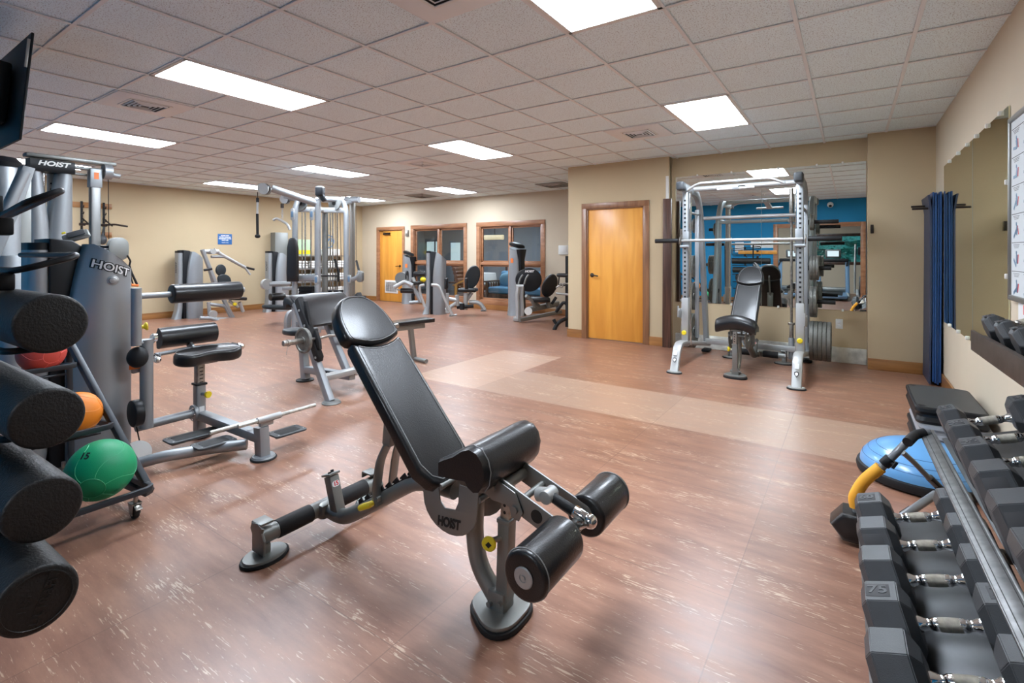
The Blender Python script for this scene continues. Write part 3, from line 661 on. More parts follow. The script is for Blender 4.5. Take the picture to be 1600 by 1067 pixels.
# ================================================================== SMITH MACHINE
SM = thing('smith_machine', 'silver barbell guide rack with plate storage in front of the mirror alcove', 'weight machine', (-1.03, 6.3, 0))
def plate(label, R, w, c, axis, group, name='weight_plate', mat=PLATE):
    """cast plate with raised rim, recessed web, hub; copies share this builder"""
    h = w/2
    p = [(.026, -h), (R*.28, -h), (R*.30, -h*.45), (R*.80, -h*.45), (R*.84, -h), (R*.98, -h), (R, -h*.8), (R, h*.8), (R*.98, h), (R*.84, h), (R*.80, h*.45), (R*.30, h*.45), (R*.28, h), (.026, h), (.026, -h)]
    o = part(G().lathe(p, (0, 0, 0), axis, 40), name, mat)
    o.location = c
    return tag(o, label, 'weight plate', group)
for side, xs in (('left', -1.63), ('right', -.44)):
    o_ = -1 if side == 'left' else 1
    part(G().lathe([(0, 0), (.085, 0), (.088, .008), (.08, .016), (0, .016)], (xs, 5.615, 0), seg=28, scl=(1, .72)), 'rubber_foot', RUBBER, SM)
    l_ = G(); l_.tube([(xs, 5.615, .012), (xs, 5.76, .30), (xs, 6.0, .285), (xs, 7.16, .10)], 0, rect=(.055, .092), up=X, fillet=.10, bev=.016)
    l_.lathe([(0, .014), (.078, .014), (.074, .026), (0, .026)], (xs, 5.615, 0), seg=28, scl=(1, .72))
    lg = part(l_, 'base_leg', LIGHTM, SM)
    part(G().prism([(-.02, .02), (0, .028), (.02, .02), (.02, -.005), (0, -.03), (-.02, -.005)], (xs, 5.6275, .145), X, V((0, .42, .9)), .002, bev=0), 'shield_badge', INKK, lg)
    part(G().prism([(-.013, .014), (0, .020), (.013, .014), (.013, -.004), (0, -.02), (-.013, -.004)], (xs, 5.626, .145), X, V((0, .42, .9)), .002, bev=0), 'shield_face', LABELW, lg)
    part(G().prism(rrect(.04, .055, .003), (xs, 5.66, .22), X, V((0, .42, .9)), .002, bev=0), 'caution_label', LABELW, lg)
    part(G().box((xs, 7.12, .02), (.10, .16, .035), bev=.01), 'rear_foot', RUBBER, SM)
    u_ = G(); u_.box((xs, 6.09, 1.16), (.062, .075, 1.86), bev=.006); u_.slot = 1
    for i in range(25): u_.box((xs, 6.052, .72+i*.052), (.022, .004, .022), bev=0)
    up_ = part(u_, 'perforated_upright', [SILVER, INKK], SM)
    u_ = G(); u_.box((xs-.0, 6.085, .53), (.078, .092, .56), bev=.006); part(u_, 'upright_sleeve', LIGHTM, SM)
    u_ = G(); u_.cyl((xs-o_*.04, 6.15, .25), (xs-o_*.04, 6.15, 2.08), .012, seg=14); part(u_, 'guide_rod', CHROME, SM)
    u_ = G(); u_.tube([(xs, 5.90, 2.12), (xs, 6.62, 2.10), (xs, 6.80, 1.86), (xs, 7.12, .14)], 0, rect=(.10, .062), up=X, fillet=.14, bev=.016); part(u_, 'rear_upright', SILVER, SM)
    u_ = G(); u_.box((xs, 5.89, 2.12), (.085, .14, .10), bev=.02, seg=3); part(u_, 'end_cap', PLASTG, SM)
    # bar carriage with hook
    c_ = G(); c_.box((xs-o_*.01, 6.085, 1.50), (.074, .09, .20), bev=.008); c_.cyl((xs-o_*.06, 6.03, 1.42), (xs+o_*.05, 6.03, 1.42), .018); c_.prism([(0, 0), (.03, -.03), (.05, -.09), (.03, -.10), (.0, -.05)], (xs-o_*.05, 6.01, 1.44), Y, Z, .012); part(c_, 'bar_carriage', SILVER, SM)
    part(G().prism([(0, .03), (.12, .07), (.14, .04), (.14, .10), (.17, .10), (.17, -.03), (.02, -.06)], (xs+o_*.05, 6.10, .62), V((0, -1, 0)), Z, .012, bev=.002).box((xs+o_*.045, 6.10, .62), (.03, .09, .12), bev=.004), 'safety_catch', LIGHTM, SM)
    kk = G(); kk.lathe([(0, 0), (.014, 0), (.018, .02), (.028, .03), (.028, .045), (.02, .052), (0, .052)], (xs, 6.045, .40 if o_ < 0 else .42), (0, -1, 0), 18); part(kk, 'pull_knob', YEL, SM)
    # plate horns on the outside of the rear upright
    for z_, yy, ln in (((.33, 6.72, .20), (.78, 6.72, .24), (1.17, 6.72, .20), (1.70, 6.72, .27)) if o_ > 0 else ((.33, 6.72, .15), (.78, 6.72, .11), (1.17, 6.72, .13), (1.70, 6.72, .09))):
        hn = part(G().cyl((xs+o_*.01, yy, z_), (xs+o_*.04, yy, z_), .030, seg=18).cyl((xs+o_*.06, yy, z_), (xs+o_*(.06+ln), yy, z_), .023, seg=18, bev=.003), 'plate_horn', RUBBER, SM)
    part(G().beam((xs+o_*.01, 6.66, .25), (xs+o_*.01, 6.66, 1.9), .03, .05, up=X, bev=.004), 'horn_rail', SILVER, SM)
    part(G().cyl((xs, 6.10, 1.84), (xs, 6.80, 1.84), .016, seg=14), 'side_brace', SILVER, SM)
part(G().cyl((-1.61, 6.84, 1.80), (-.46, 6.84, 1.80), .024, seg=20), 'cross_member', LIGHTM, SM)
part(G().cyl((-1.61, 6.35, 2.13), (-.46, 6.35, 2.13), .032, seg=20), 'top_tube', LIGHTM, SM)
part(G().tube([(-1.60, 6.95, .17), (-.46, 6.95, .17)], 0, rect=(.07, .05), up=Y), 'base_cross_member', LIGHTM, SM)
part(G().tube([(-1.60, 6.05, 2.09), (-1.47, 6.02, 2.155), (-.72, 6.02, 2.155), (-.58, 6.02, 2.09)], .016, seg=12, fillet=.05), 'pull_up_bar', LIGHTM, SM)
part(G().beam((-1.05, 6.40, 2.13), (-1.05, 5.90, 2.06), .07, .045, bev=.008), 'grip_bracket', SILVER, SM)
for yy in (5.92,): part(G().cyl((-1.24, yy, 2.055), (-.86, yy, 2.055), .015, seg=14), 'parallel_grip', LIGHTM, SM)
lb = part(G().cyl((-1.66, 6.03, 1.49), (-.41, 6.03, 1.49), .017, seg=18), 'lift_bar', LIGHTM, SM)
for a, b in ((-1.98, -1.70), (-.37, -.07)): part(G().cyl((a, 6.03, 1.49), (b, 6.03, 1.49), .026, seg=18, bev=.004), 'bar_sleeve', RUBBER, lb)
part(G().cyl((-1.68, 6.03, 1.49), (-1.67, 6.03, 1.49), .05).cyl((-.395, 6.03, 1.49), (-.385, 6.03, 1.49), .05), 'bar_collar', STEEL, lb)
part(G().cyl((-.60, 6.98, .04), (-.60, 6.98, .30), .034, seg=18, bev=.004), 'bar_holder', SILVER, SM)
ob = thing('barbell', 'rusty long barbell standing upright in the holder behind the weight machine', 'barbell', (-.60, 6.98, .302))
part(G().cyl((-.60, 6.98, .302), (-.60, 6.98, .46), .024, seg=18, bev=.003).cyl((-.60, 6.98, .46), (-.60, 6.98, .49), .037, seg=18, bev=.003), 'lower_sleeve', STEEL, ob)
part(G().cyl((-.60, 6.98, .49), (-.60, 6.98, 1.72), .0145, seg=16), 'shaft', STEEL, ob)
part(G().cyl((-.60, 6.98, 1.72), (-.60, 6.98, 1.75), .037, seg=18, bev=.003).cyl((-.60, 6.98, 1.75), (-.60, 6.98, 2.14), .025, seg=18, bev=.003), 'upper_sleeve', STEEL, ob)
def stack(xs, o_, z_, R, n, w_, lab, grp):
    for i in range(n):
        l2 = lab % (('only plate', 'innermost plate', 'second plate', 'third plate', 'fourth plate', 'fifth plate')[min(i+1, 5)] if i < n-1 or n == 1 else 'outermost plate') if n > 1 else lab % 'plate'
        plate(l2, R, w_-.002, (xs+o_*(.05+w_*(i+.5)), 6.72, z_), X, grp)
stack(-.44, 1, .33, .225, 5, .042, '%s of the big stack on the right bottom horn near the outlet', 'big plates on the right bottom horn')
stack(-.44, 1, .78, .18, 2, .036, '%s of the middle pair on the right side below the mirror edge', 'plates on the right second horn')
stack(-.44, 1, 1.17, .142, 3, .030, '%s on the right third horn below the black bar end', 'plates on the right third horn')
stack(-.44, 1, 1.70, .095, 2, .022, '%s small, on the top right horn', 'small plates on the top right horn')
stack(-1.63, -1, .33, .225, 3, .042, '%s of the big stack on the left bottom horn behind the left upright', 'big plates on the left bottom horn')
stack(-1.63, -1, .78, .18, 2, .036, '%s of the pair on the left second horn', 'plates on the left second horn')
stack(-1.63, -1, 1.17, .142, 3, .030, '%s on the left third horn level with the bench top', 'plates on the left third horn')
stack(-1.63, -1, 1.70, .095, 1, .022, 'small %s alone on the top left horn', None)
# ================================================================== DUMBBELL RACK (parallel to the right wall, three tilted trays)
RK = thing('dumbbell_rack', 'long three tier steel dumbbell rack standing along the right wall', 'rack', (.45, 1.9, 0))
TILT = math.radians(19); tu = V((math.cos(TILT), 0, math.sin(TILT))); tn = V((-math.sin(TILT), 0, math.cos(TILT)))
SK = .019                                    # the rack stands very slightly skew to the wall
def skew(x, y): return x-SK*(y-1.9)
def tray(c, z, y0, y1, half, lip, mat, name, lipc):
    ym = (y0+y1)/2; L_ = y1-y0; R_ = rmat(tu, Y, tn) @ M4.Rotation(0, 4, 'Z')
    rot = M4.Rotation(math.atan(SK), 4, 'Z') @ rmat(tu, Y, tn)
    o = V((skew(c, ym), ym, z))
    t_ = part(G().box(o-tn*.075, (2*half*.92, L_, .006), rot, bev=.001), name, mat, RK)
    g = G(); g.box(o-tu*(half+.006)-tn*(.075-.012), (.010, L_, lip), rot, bev=.002); g.box(o-tu*(half+.028)-tn*(.075-.012-lip/2+.005), (.05, L_, .010), rot, bev=.003); g.box(o-tu*(half+.052)-tn*(.075-.012), (.008, L_, lip*.8), rot, bev=.002)
    fr_ = part(g, 'front_rail', lipc, RK)
    gv = G()
    for q_ in (.014, .040): gv.box(o-tu*(half+q_)-tn*(.075-.012-lip/2-.0003), (.0022, L_, .0012), rot, bev=0)
    part(gv, 'rail_grooves', INKK, fr_)
    part(G().box(o+tu*(half+.0)-tn*(.05), (.010, L_, .06), rot, bev=.002), 'back_rail', lipc, RK)
RAILM = mk('worn_rack_steel', (.17, .17, .17), .42, .8, var=.3, vscale=25); TRAYM = mk('scuffed_tray_steel', (.06, .062, .066), .38, .5, var=.35, vscale=8)
BROWNM = mk('brown_black_steel', (.085, .062, .052), .42, .6, var=.3, vscale=18)
tray(.235, .333, .55, 2.62, .17, .06, TRAYM, 'lower_tray', RAILM)
tray(.498, .622, .55, 2.95, .185, .065, TRAYM, 'middle_tray', RAILM)
g = G()
rot = M4.Rotation(math.atan(SK), 4, 'Z') @ rmat(tu, Y, tn); o = V((skew(.612, 1.73), 1.73, 1.045))
part(G().box(o-tn*.068, (.26, 2.3, .006), rot, bev=.001), 'upper_tray', TRAYM, RK)
part(G().box(o-tu*.135-tn*.045, (.008, 2.3, .055), rot, bev=.002).beam(o-tu*.150+V((0, -1.15, -.036)), o-tu*.146+V((-SK*2.3, 1.15, -.036)), .012, .085, bev=.002), 'upper_front_rail', BROWNM, RK)
for yy in (.75, 2.52):
    f = G(); f.tube([(.66, yy, .03), (.66, yy, 1.09)], 0, rect=(.06, .05), up=Y, bev=.006); f.beam((.18, yy, .035), (.70, yy, .035), .06, .05, bev=.006)
    f.beam((.66, yy, .25), (.30, yy, .20), .04, .04, up=Y); f.beam((.66, yy, .52), (.50, yy, .50), .04, .04, up=Y); f.beam((.66, yy, .97), (.58, yy, .95), .04, .04, up=Y)
    part(f, 'side_frame', RAILM, RK)
def dumbbell(R, hl, hd, num, label, group, c, mode=0):
    """rubber hex dumbbell, axis along local x: R hexagon radius, hl handle half length, hd head length"""
    t_ = thing('hex_dumbbell', label, 'dumbbell', c, 0, group, local=True)
    ap = R*math.cos(PI/6)
    for s in (-1, 1):
        rings = []
        for (xx, k) in ((hl, .62), (hl+.022, 1.0), (hl+hd-.018, 1.0), (hl+hd, .74), (hl+hd, .001)):
            rings.append([V((s*xx, R*k*math.cos(PI/3*i), R*k*math.sin(PI/3*i))) for i in range(6)])
        g = G(); g.loft(rings, cap=True)
        bmesh.ops.bevel(g.bm, geom=[e for e in g.bm.edges if e.calc_face_angle(0) > .2], offset=.0022, segments=2, affect='EDGES', clamp_overlap=True)
        hdp = part(g, 'head', RUBHEX, t_, ang=30)
        xm = s*(hl+.010+hd/2)
        for up, z_ in ([(Z, ap)] if mode in (0, 3) else []):
            part(G().box((xm, 0, ap+.0002), (hd*.50, R*.62, .0015), bev=.0005), 'number_panel', RUBHEXD, hdp)
            part(G().text(num, (xm, 0, ap+.0012), V((1, 0, 0)), Y, R*.36, depth=.0012, bold=.0008), 'number', RUBHEX, hdp)
        # embossed emblem on the facet towards the room
        n_ = V((0, -math.cos(PI/6), .5)); v_ = V((0, .5, math.cos(PI/6))); q = V((xm, 0, 0))+n_*(ap+.0002)
        if mode == 1: part(G().box(q, (hd*.50, R*.62, .0015), rmat(X, v_, X.cross(v_)), bev=.0005), 'emblem_panel', RUBHEXD, hdp)
    H = .0145
    pr = [(0, -hl-.004), (.019, -hl-.004), (.019, -hl+.004), (.0135, -hl+.016), (.0125, -hl*.62), (.0145, -hl*.55), (.0163, -hl*.5), (.0163, -hl*.42)]
    pr2 = [(.0168, -hl*.42), (.0185, 0), (.0168, hl*.42)]
    part(G().lathe(pr+[(.0160, -hl*.40), (0, -hl*.40)], (0, 0, 0), X, 20).lathe([(r, -z) for r, z in pr[::-1]][:-1]+[(0, hl+.004)], (0, 0, 0), X, 20) if False else G().lathe(pr+[(r, -z) for r, z in pr[::-1]], (0, 0, 0), X, 20), 'handle', CHROME, t_)
    kn = part(G().lathe([(.0161, -hl*.40), (.0169, -hl*.2), (.0171, 0), (.0169, hl*.2), (.0161, hl*.40)], (0, 0, 0), X, 24), 'knurled_grip', KNURL, t_)
    t_.rotation_euler = (0, -TILT, math.atan(SK))
    return t_
ordn = ['farthest', 'second from the far end', 'third from the far end', 'fourth from the far end', 'fifth from the far end', 'sixth from the far end', 'nearest']
for k in range(6):
    y_ = 2.385-.215*k; dumbbell(.094+.001*k, .068, .115, ('60', '65', '70', '75', '50', '80')[k], 'black hex dumbbell on the lowest tray, %s' % (ordn[k] if k < 5 else 'nearest one at the bottom edge'), 'dumbbells on the lowest tray', (skew(.215, y_), y_, .348), (0, 1, 2, 0, 2, 0)[k])
for k in range(7):
    y_ = 2.80-.238*k; dumbbell(.085+.0045*k, .068, .088+.008*k, ('35', '40', '45', '50', '50', '55', '55')[k], 'black hex dumbbell on the middle tray, %s' % (ordn[k] if k < 6 else 'nearest one at the right edge'), 'dumbbells on the middle tray', (skew(.490+.004*k, y_), y_, .645), (0, 0, 0, 1, 1, 2, 0)[k])
for k in range(6):
    y_ = 2.83-.20*k; dumbbell(.064, .060, .068, ('10', '10', '15', '15', '20', '20')[k], 'small hex dumbbell on the top tray, %s' % ordn[k], 'dumbbells on the top tray', (skew(.607, y_), y_, 1.055))

# ================================================================== THINGS BESIDE THE RACK
# half ball balance trainer
bc = V((.345, 3.80, 0)); t_ = thing('balance_trainer', 'blue half ball balance trainer with black rim on the floor beside the step stack', 'balance trainer', bc)
part(G().lathe([(0, .002), (.29, .002), (.312, .012), (.318, .035), (.312, .056), (.295, .062), (0, .062)], bc, seg=56), 'base_rim', RUBBER, t_)
part(G().lathe([(.298, .060)]+[(.298*math.cos(a), .060+.165*math.sin(a)) for a in [i*PI/2/14 for i in range(14)]]+[(0, .225)], bc, seg=64), 'dome', BOSU, t_)
e = G()
for h in (.05, .085, .115): r_ = .298*math.cos(math.asin(h/.165)); e.torus(bc+V((0, 0, .060+h)), Z, r_+.0006, .0012, seg=56, rs=5)
part(e, 'dome_ridges', MATB, t_)
# step stack
for k in range(3):
    z0 = .002+.108*k; sx = (.0, .012, -.008)[k]
    lab = ('bottom', 'middle, grey sided,', 'top')[k]
    t_ = thing('aerobic_step', '%s black aerobic step of the stack by the right wall' % lab, 'exercise step', (.545+sx, 4.57, z0), group='stacked aerobic steps')
    def ring(z, k2, wv=0):
        return [V((.545+sx+p[0], 4.57+p[1], z)) for p in rrect(.37*k2, .74*k2, .05, 6)]
    part(G().loft([ring(z0, .96), ring(z0+.02, 1.0), ring(z0+.045, .955), ring(z0+.06, .955), ring(z0+.08, 1.0), ring(z0+.100, .99), ring(z0+.107, .95)]), 'step_body', (PLAST, mk('grey_step_side', (.30, .31, .33), .45), PLAST)[k], t_, ang=25)
    part(G().loft([ring(z0+.106, .93), ring(z0+.1085, .92)]), 'tread_mat', RUBHEX, t_, ang=25)
    if k == 2:
        for yy in (4.26, 4.88): part(G().cyl((.40+sx, yy, z0+.104), (.40+sx, yy, z0+.1093), .022, seg=6), 'foot_recess', PLAST, t_)
# ab roller trainer: grey tubes, yellow foam
yc = 2.78; pt = lambda px, py, y=yc: at(px, py, y=y)
t_ = thing('ab_roller', 'crunch trainer of grey tubes with an orange foam grip standing behind the dumbbell rack end', 'ab roller', (.15, yc, 0))
part(G().tube([pt(1452, 676, 2.9), pt(1430, 678, 2.87), pt(1405, 703), pt(1372, 736)], .0155, seg=16, fillet=.05), 'frame_tube', mk('grey_tube_enamel', (.16, .17, .18), .35, .2), t_)
part(G().tube([pt(1445, 676, 2.89), pt(1430, 679, 2.87), pt(1418, 691)], .0195, seg=16, fillet=.04), 'tube_joint', RUBBER, t_)
part(G().cyl(pt(1392, 716), pt(1381, 726), .023, seg=18, bev=.003), 'clamp', PLAST, t_)
part(G().cyl(pt(1390, 721), pt(1398, 727, 2.74), .006).box(pt(1398, 727, 2.735), (.012, .01, .034), rot=M4.Rotation(.5, 4, 'Y'), bev=.003), 'clamp_screw', PLAST, t_)
part(G().tube([pt(1376, 730), pt(1348, 752), pt(1334, 778), pt(1337, 792)], .0245, seg=18, fillet=.06), 'foam_grip', YELF, t_)
part(G().tube([pt(1336, 790), pt(1338, 812), pt(1343, 838)], .012, seg=12), 'lower_tube', mk('pale_tube', (.35, .38, .42), .35, .4), t_)
part(G().tube([pt(1338, 812, 2.76), pt(1341, 835, 2.76)], .016, seg=12), 'strap', YELF, t_)
part(G().tube([pt(1410, 706), pt(1428, 722, 2.84), pt(1462, 758, 2.92)], .0115, seg=14), 'brace_tube', mk('grey_brace_enamel', (.20, .21, .22), .35, .2), t_)
part(G().tube([pt(1452, 746, 2.90), pt(1476, 770, 2.96)], .016, seg=14), 'brace_sleeve', RUBBER, t_)
part(G().tube([at(1403, 812, z=.045), at(1428, 795, z=.09), at(1462, 772, z=.13)], .018, seg=14), 'rocker_tube', mk('grey_rocker_enamel', (.18, .19, .20), .35, .2), t_)
part(G().tube([at(1412, 806, z=.055), at(1426, 797, z=.08)], .022, seg=14), 'rocker_joint', RUBBER, t_)
hp_ = V((.02, 2.80, .0)); h_ = G(); h_.prism([(.10*math.cos(PI/3*i), .075*math.sin(PI/3*i)+.08) for i in range(6)], hp_, X, Z, .14, bev=.02, seg=3); part(h_, 'head_cushion', VINYL, t_)
# hanging mats on rods
t_ = thing('mat_rack', 'pair of dark rods fixed to the right wall carrying the blue mats', 'mat rack', (XR, 6.75, 1.8))
for yy, z_, x_ in ((6.64, 1.80, .53), (6.86, 1.84, .54)):
    part(G().cyl((XR-.016, yy, z_), (x_, yy, z_), .011, seg=12, bev=.003).cyl((XR-.016, yy, z_), (XR-.03, yy, z_), .03), 'rod', BRONZE, t_)
for i in range(5):
    x = .672+.0185*i
    lab = ('navy faced exercise mat, outermost of the mats hanging by the corner', 'blue exercise mat hanging second from the room side', 'blue exercise mat in the middle of the hanging mats', 'blue exercise mat hanging fourth, next to the one at the wall', 'blue exercise mat hanging closest to the right wall mirror')[i]
    y0, y1, z1 = 6.52+.008*(i % 2), 7.03, 1.925+.006*((i*7) % 3)
    rings = []
    for k in range(13):
        f_ = k/12; z_ = .02+.012*((i*5) % 3)+f_*(z1-.02); w_ = .0075; sw = -.012*(1-f_)**2*(1 if i == 0 else .4) + (.0 if f_ < .92 else (-.02 if i == 0 else 0)*(f_-.92)/.08)
        ex = .03*(f_-.93)/.07 if f_ > .93 and i == 0 else 0
        rings.append([V((x+sw-w_+.0012*math.sin(5*f_+i), y0-ex, z_)), V((x+sw-w_*.9, (y0+y1)/2, z_)), V((x+sw-w_, y1+ex, z_)), V((x+sw+w_, y1+ex, z_)), V((x+sw+w_*.9, (y0+y1)/2, z_)), V((x+sw+w_+.0012*math.sin(5*f_+i), y0-ex, z_))])
    o = part(G().loft(rings), 'hanging_mat', MATN if i == 0 else MATB, base=(x, 6.77, z1), ang=60); tag(o, lab, 'exercise mat', 'mats hanging by the corner')
# framed exercise chart and small sign on the right wall
t_ = thing('framed_chart', 'silver framed exercise chart under plastic at the right edge of the photo', 'poster', (XR, 3.55, 1.6))
Y0, Y1, Z0, Z1 = 3.10, 3.93, 1.085, 2.085
for a in (((XR-.014, (Y0+Y1)/2, Z1), (.03, Y1-Y0+.03, .03)), ((XR-.014, (Y0+Y1)/2, Z0), (.03, Y1-Y0+.03, .03)), ((XR-.014, Y0, (Z0+Z1)/2), (.03, .03, Z1-Z0)), ((XR-.014, Y1, (Z0+Z1)/2), (.03, .03, Z1-Z0))):
    part(G().box(a[0], a[1], bev=.006), 'frame_bar', ALU, t_)
xq = XR-.0185; sh_ = G(); sh_.box((XR-.012, (Y0+Y1)/2, (Z0+Z1)/2), (.012, Y1-Y0-.02, Z1-Z0-.02), bev=0)
class _P:
    def __init__(s, n): s.n = n
    def __getattr__(s, k):
        def f(*a, **b): sh_.slot = s.n; return getattr(sh_, k)(*a, **b)
        return f
ln, fg, rd = _P(1), _P(2), _P(3); rr_ = random.Random(3)
for i in range(6):
    z_ = Z1-.05-i*.158
    ln.box((xq, (Y0+Y1)/2, z_-.01), (.001, Y1-Y0-.06, .003), bev=0)
    for k in range(4):
        yy = Y1-.12-k*.2
        for q in range(3): ln.box((xq, yy-.0, z_-.022-q*.008), (.001, .12-.02*q, .002), bev=0)
        fg.sph((xq, yy, z_-.065), .011, (.1, 1, 1), 10); fg.box((xq, yy-.01, z_-.10), (.001, .03, .05), M4.Rotation(rr_.uniform(-.6, .6), 4, 'X'), bev=0)
        fg.box((xq, yy+.03, z_-.12), (.001, .06, .016), M4.Rotation(rr_.uniform(-.8, .8), 4, 'X'), bev=0); rd.box((xq, yy-.035, z_-.10), (.001, .008, .05), M4.Rotation(rr_.uniform(-.5, .5), 4, 'X'), bev=0)
part(sh_, 'chart_sheet', [PAPER, INKK, TREAD, INKR], t_)
pn = mk('chart_plastic_cover', (.9, .9, .9), .06, 0); pn.node_tree.nodes['Principled BSDF'].inputs['Transmission Weight'].default_value = 1
t_ = thing('notice', 'white notice with red capital letters below the framed chart', 'sign', (XR, 3.65, 1.0))
part(G().box((XR-.004, 3.62, 1.0), (.006, .42, .125), bev=.001), 'notice_board', LABELW, t_)
part(G().text('PLEASE', (XR-.0085, 3.62, 1.03), V((0, -1, 0)), Z, .045, bold=.003), 'red_lettering', INKR, t_)
part(G().text('RETURN WEIGHTS', (XR-.0085, 3.62, .965), V((0, -1, 0)), Z, .022, bold=.001), 'black_lettering', INKK, t_)
# ================================================================== LEFT SIDE
# ---- foam rollers on their rack by the blue wall
FR = thing('roller_rack', 'black rack with long looped prongs holding the foam rollers at the left edge', 'rack', (-2.4, .2, 0))
f = G()
for xx in (-2.15, -2.85): f.tube([(xx, -.02, .03), (xx, .06, .9), (xx, .06, 1.62)], .016, seg=10)
for z_ in (.06, 1.60): f.tube([(-2.15, .0 if z_ < 1 else .06, z_), (-2.85, .0 if z_ < 1 else .06, z_)], .014, seg=10)
for xx in (-2.15, -2.85): f.tube([(xx, -.18, .02), (xx, .20, .02)], .016, seg=10)
part(f, 'rack_frame', PLAST, FR)
RO = [(-1.70, .392, 1.150), (-1.68, .380, .913), (-1.61, .356, .713), (-1.54, .330, .536)]
def prong(xt, yc_, z_, x0=-2.6, w_=.062, tl=0, dp=.03):
    g = G(); g.tube([(x0, yc_-w_, z_-dp-tl), (-2.1, yc_-w_, z_-dp*.3-tl), (xt, yc_-w_, z_-tl), (xt, yc_+w_, z_+tl), (-2.1, yc_+w_, z_-dp*.3+tl), (x0, yc_+w_, z_-dp+tl)], .0095, seg=10, fillet=.058, fseg=8)
    g.beam((x0+.3, yc_-w_, z_-.02), (x0+.3, .05, z_-.06), .02, .02); g.box((x0+.3, yc_-w_, z_-.01), (.05, .03, .06), bev=.004)
    part(g, 'looped_prong', PLAST, FR)
for q_ in (at(6, 354, x=-2.0), at(8, 440, x=-2.0)): part(G().box(q_, (.05, .035, .05), bev=.006), 'prong_clamp', PLAST, FR)
prong(-1.92, .43, 1.500, w_=.04, tl=.022, dp=.055); prong(-1.93, .44, 1.305, w_=.07, tl=.022, dp=.0)
for (x_, y_, z_) in RO: prong(x_-.22, y_, z_-.090, w_=.045)
for i, (x_, y_, z_) in enumerate(RO):
    lab = ('topmost thick black foam roller end at the left edge', 'second black foam roller from the top, beside the orange ball', 'third black foam roller from the top, beside the green ball', 'lowest black foam roller with moulded lettering on its end')[i]
    R_, L_ = .076, .92; d = V((-1, -.02, 0)).normalized()
    g = G(); g.cyl((x_, y_, z_), V((x_, y_, z_))+d*L_, R_, seg=56, bev=.009, bseg=4)
    o = part(g, 'foam_roller', FOAM, base=(x_, y_, z_), ang=40); tag(o, lab, 'foam roller', 'foam rollers on the rack')
    if i == 3:
        e = G(); e.torus(V((x_, y_, z_))-d*.0005, X, .062, .0012, seg=48, rs=5)
        vz = V((0, .35, .94)); uy = V((0, .94, -.35))
        e.text('ULTRAFIT', V((x_+.0006, y_+.012, z_-.002)), vz, uy*-1, .018, depth=.001, bold=.0006); e.text('1100', V((x_+.0006, y_-.022, z_)), vz, uy*-1, .014, depth=.001, bold=.0006)
        part(e, 'moulded_lettering', FOAM, o)
# ---- medicine ball rack
BR = thing('ball_rack', 'black tubular rack on casters holding the red, orange and green medicine balls', 'rack', (-3.2, .8, 0))
sl = [V((-2.98, 1.065, .135)), V((-3.40, 1.065, .36)), V((-3.72, 1.065, .56)), V((-4.12, 1.065, .82)), V((-4.3, 1.065, .94))]
CT = mk('rack_tube', (.03, .035, .042), .42, .3)
for yy, k_ in ((1.06, -1), (.30, 1)):
    f = G(); f.tube([V((-2.96, yy, .115)), V((-3.217, yy+k_*.035, .329)), V((-3.754, yy+k_*.10, .766)), V((-3.82, yy+k_*.11, .82))], .0, rect=(.045, .03), up=Y, fillet=.05); f.tube([V((-3.82, yy+k_*.11, .82)), V((-3.80, yy+k_*.10, .10)), V((-3.0, yy, .10))], .0, rect=(.035, .03), up=Y, fillet=.05); part(f, 'side_frame', CT, BR)
for (xf, zf, dp, yr) in ((-2.90, .155, .34, 1.05), (-3.27, .41, .30, 1.0), (-3.60, .705, .24, .93)):
    f = G(); f.tube([(xf-dp, yr, zf-.03), (xf-.02, yr, zf), (xf, yr-.02, zf), (xf, .32, zf), (xf-.02, .30, zf), (xf-dp, .30, zf-.03)], .0, rect=(.022, .028), up=Z, fillet=.045)
    f.tube([(xf-.19, yr, zf-.075), (xf-.19, .30, zf-.075)], .009, seg=8)
    part(f, 'ball_tray', CT, BR)
for (xx, yy) in ((-2.97, 1.0), (-2.97, .36), (-3.78, .92), (-3.78, .42)):
    c_ = G(); c_.cyl((xx, yy, .082), (xx, yy, .125), .010, seg=10); c_.box((xx-.01, yy, .078), (.055, .045, .008), bev=.002); c_.prism([(-.03, .0), (.03, .0), (.02, -.055), (-.012, -.055)], (xx-.012, yy-.018, .078), X, Z, .003); c_.prism([(-.03, .0), (.03, .0), (.02, -.055), (-.012, -.055)], (xx-.012, yy+.018, .078), X, Z, .003); c_.box((xx+.035, yy, .065), (.03, .03, .006), rot=M4.Rotation(.5, 4, 'Y'), bev=.002)
    cc = part(c_, 'caster', STEEL, BR); part(G().cyl((xx-.012, yy-.013, .033), (xx-.012, yy+.013, .033), .033, seg=24, bev=.005), 'wheel', RUBBER, cc)
def ball(label, c, R, mat, wob, name='medicine_ball'):
    o = part(G().sph((0, 0, 0), R, seg=48), name, mat); o.location = c; tag(o, label, 'medicine ball', 'medicine balls on the rack')
    s = G(); ax = [V(wob).normalized()]; x, y, a = frame(ax[0])
    s.torus(a*R*.93, a, R*.37, .0016, seg=40, rs=6); s.torus(a*-R*.93, a, R*.37, .0016, seg=40, rs=6)
    for k in range(6):
        t_ = 2*PI*k/6; s.tube([(a*math.cos(q)+(x*math.cos(t_+.25*math.sin(3*q))+y*math.sin(t_+.25*math.sin(3*q)))*math.sin(q))*R*1.001 for q in [.38+(PI-.76)*i/14 for i in range(15)]], .0016, seg=5, fillet=0)
    pale = bpy.data.materials.get(mat.name+'_seam') or mk(mat.name+'_seam', [min(1, v*1.3+.06) for v in mat.node_tree.nodes['Principled BSDF'].inputs['Base Color'].default_value[:3]], .5)
    part(s, 'seam_lines', pale, o)
    return o
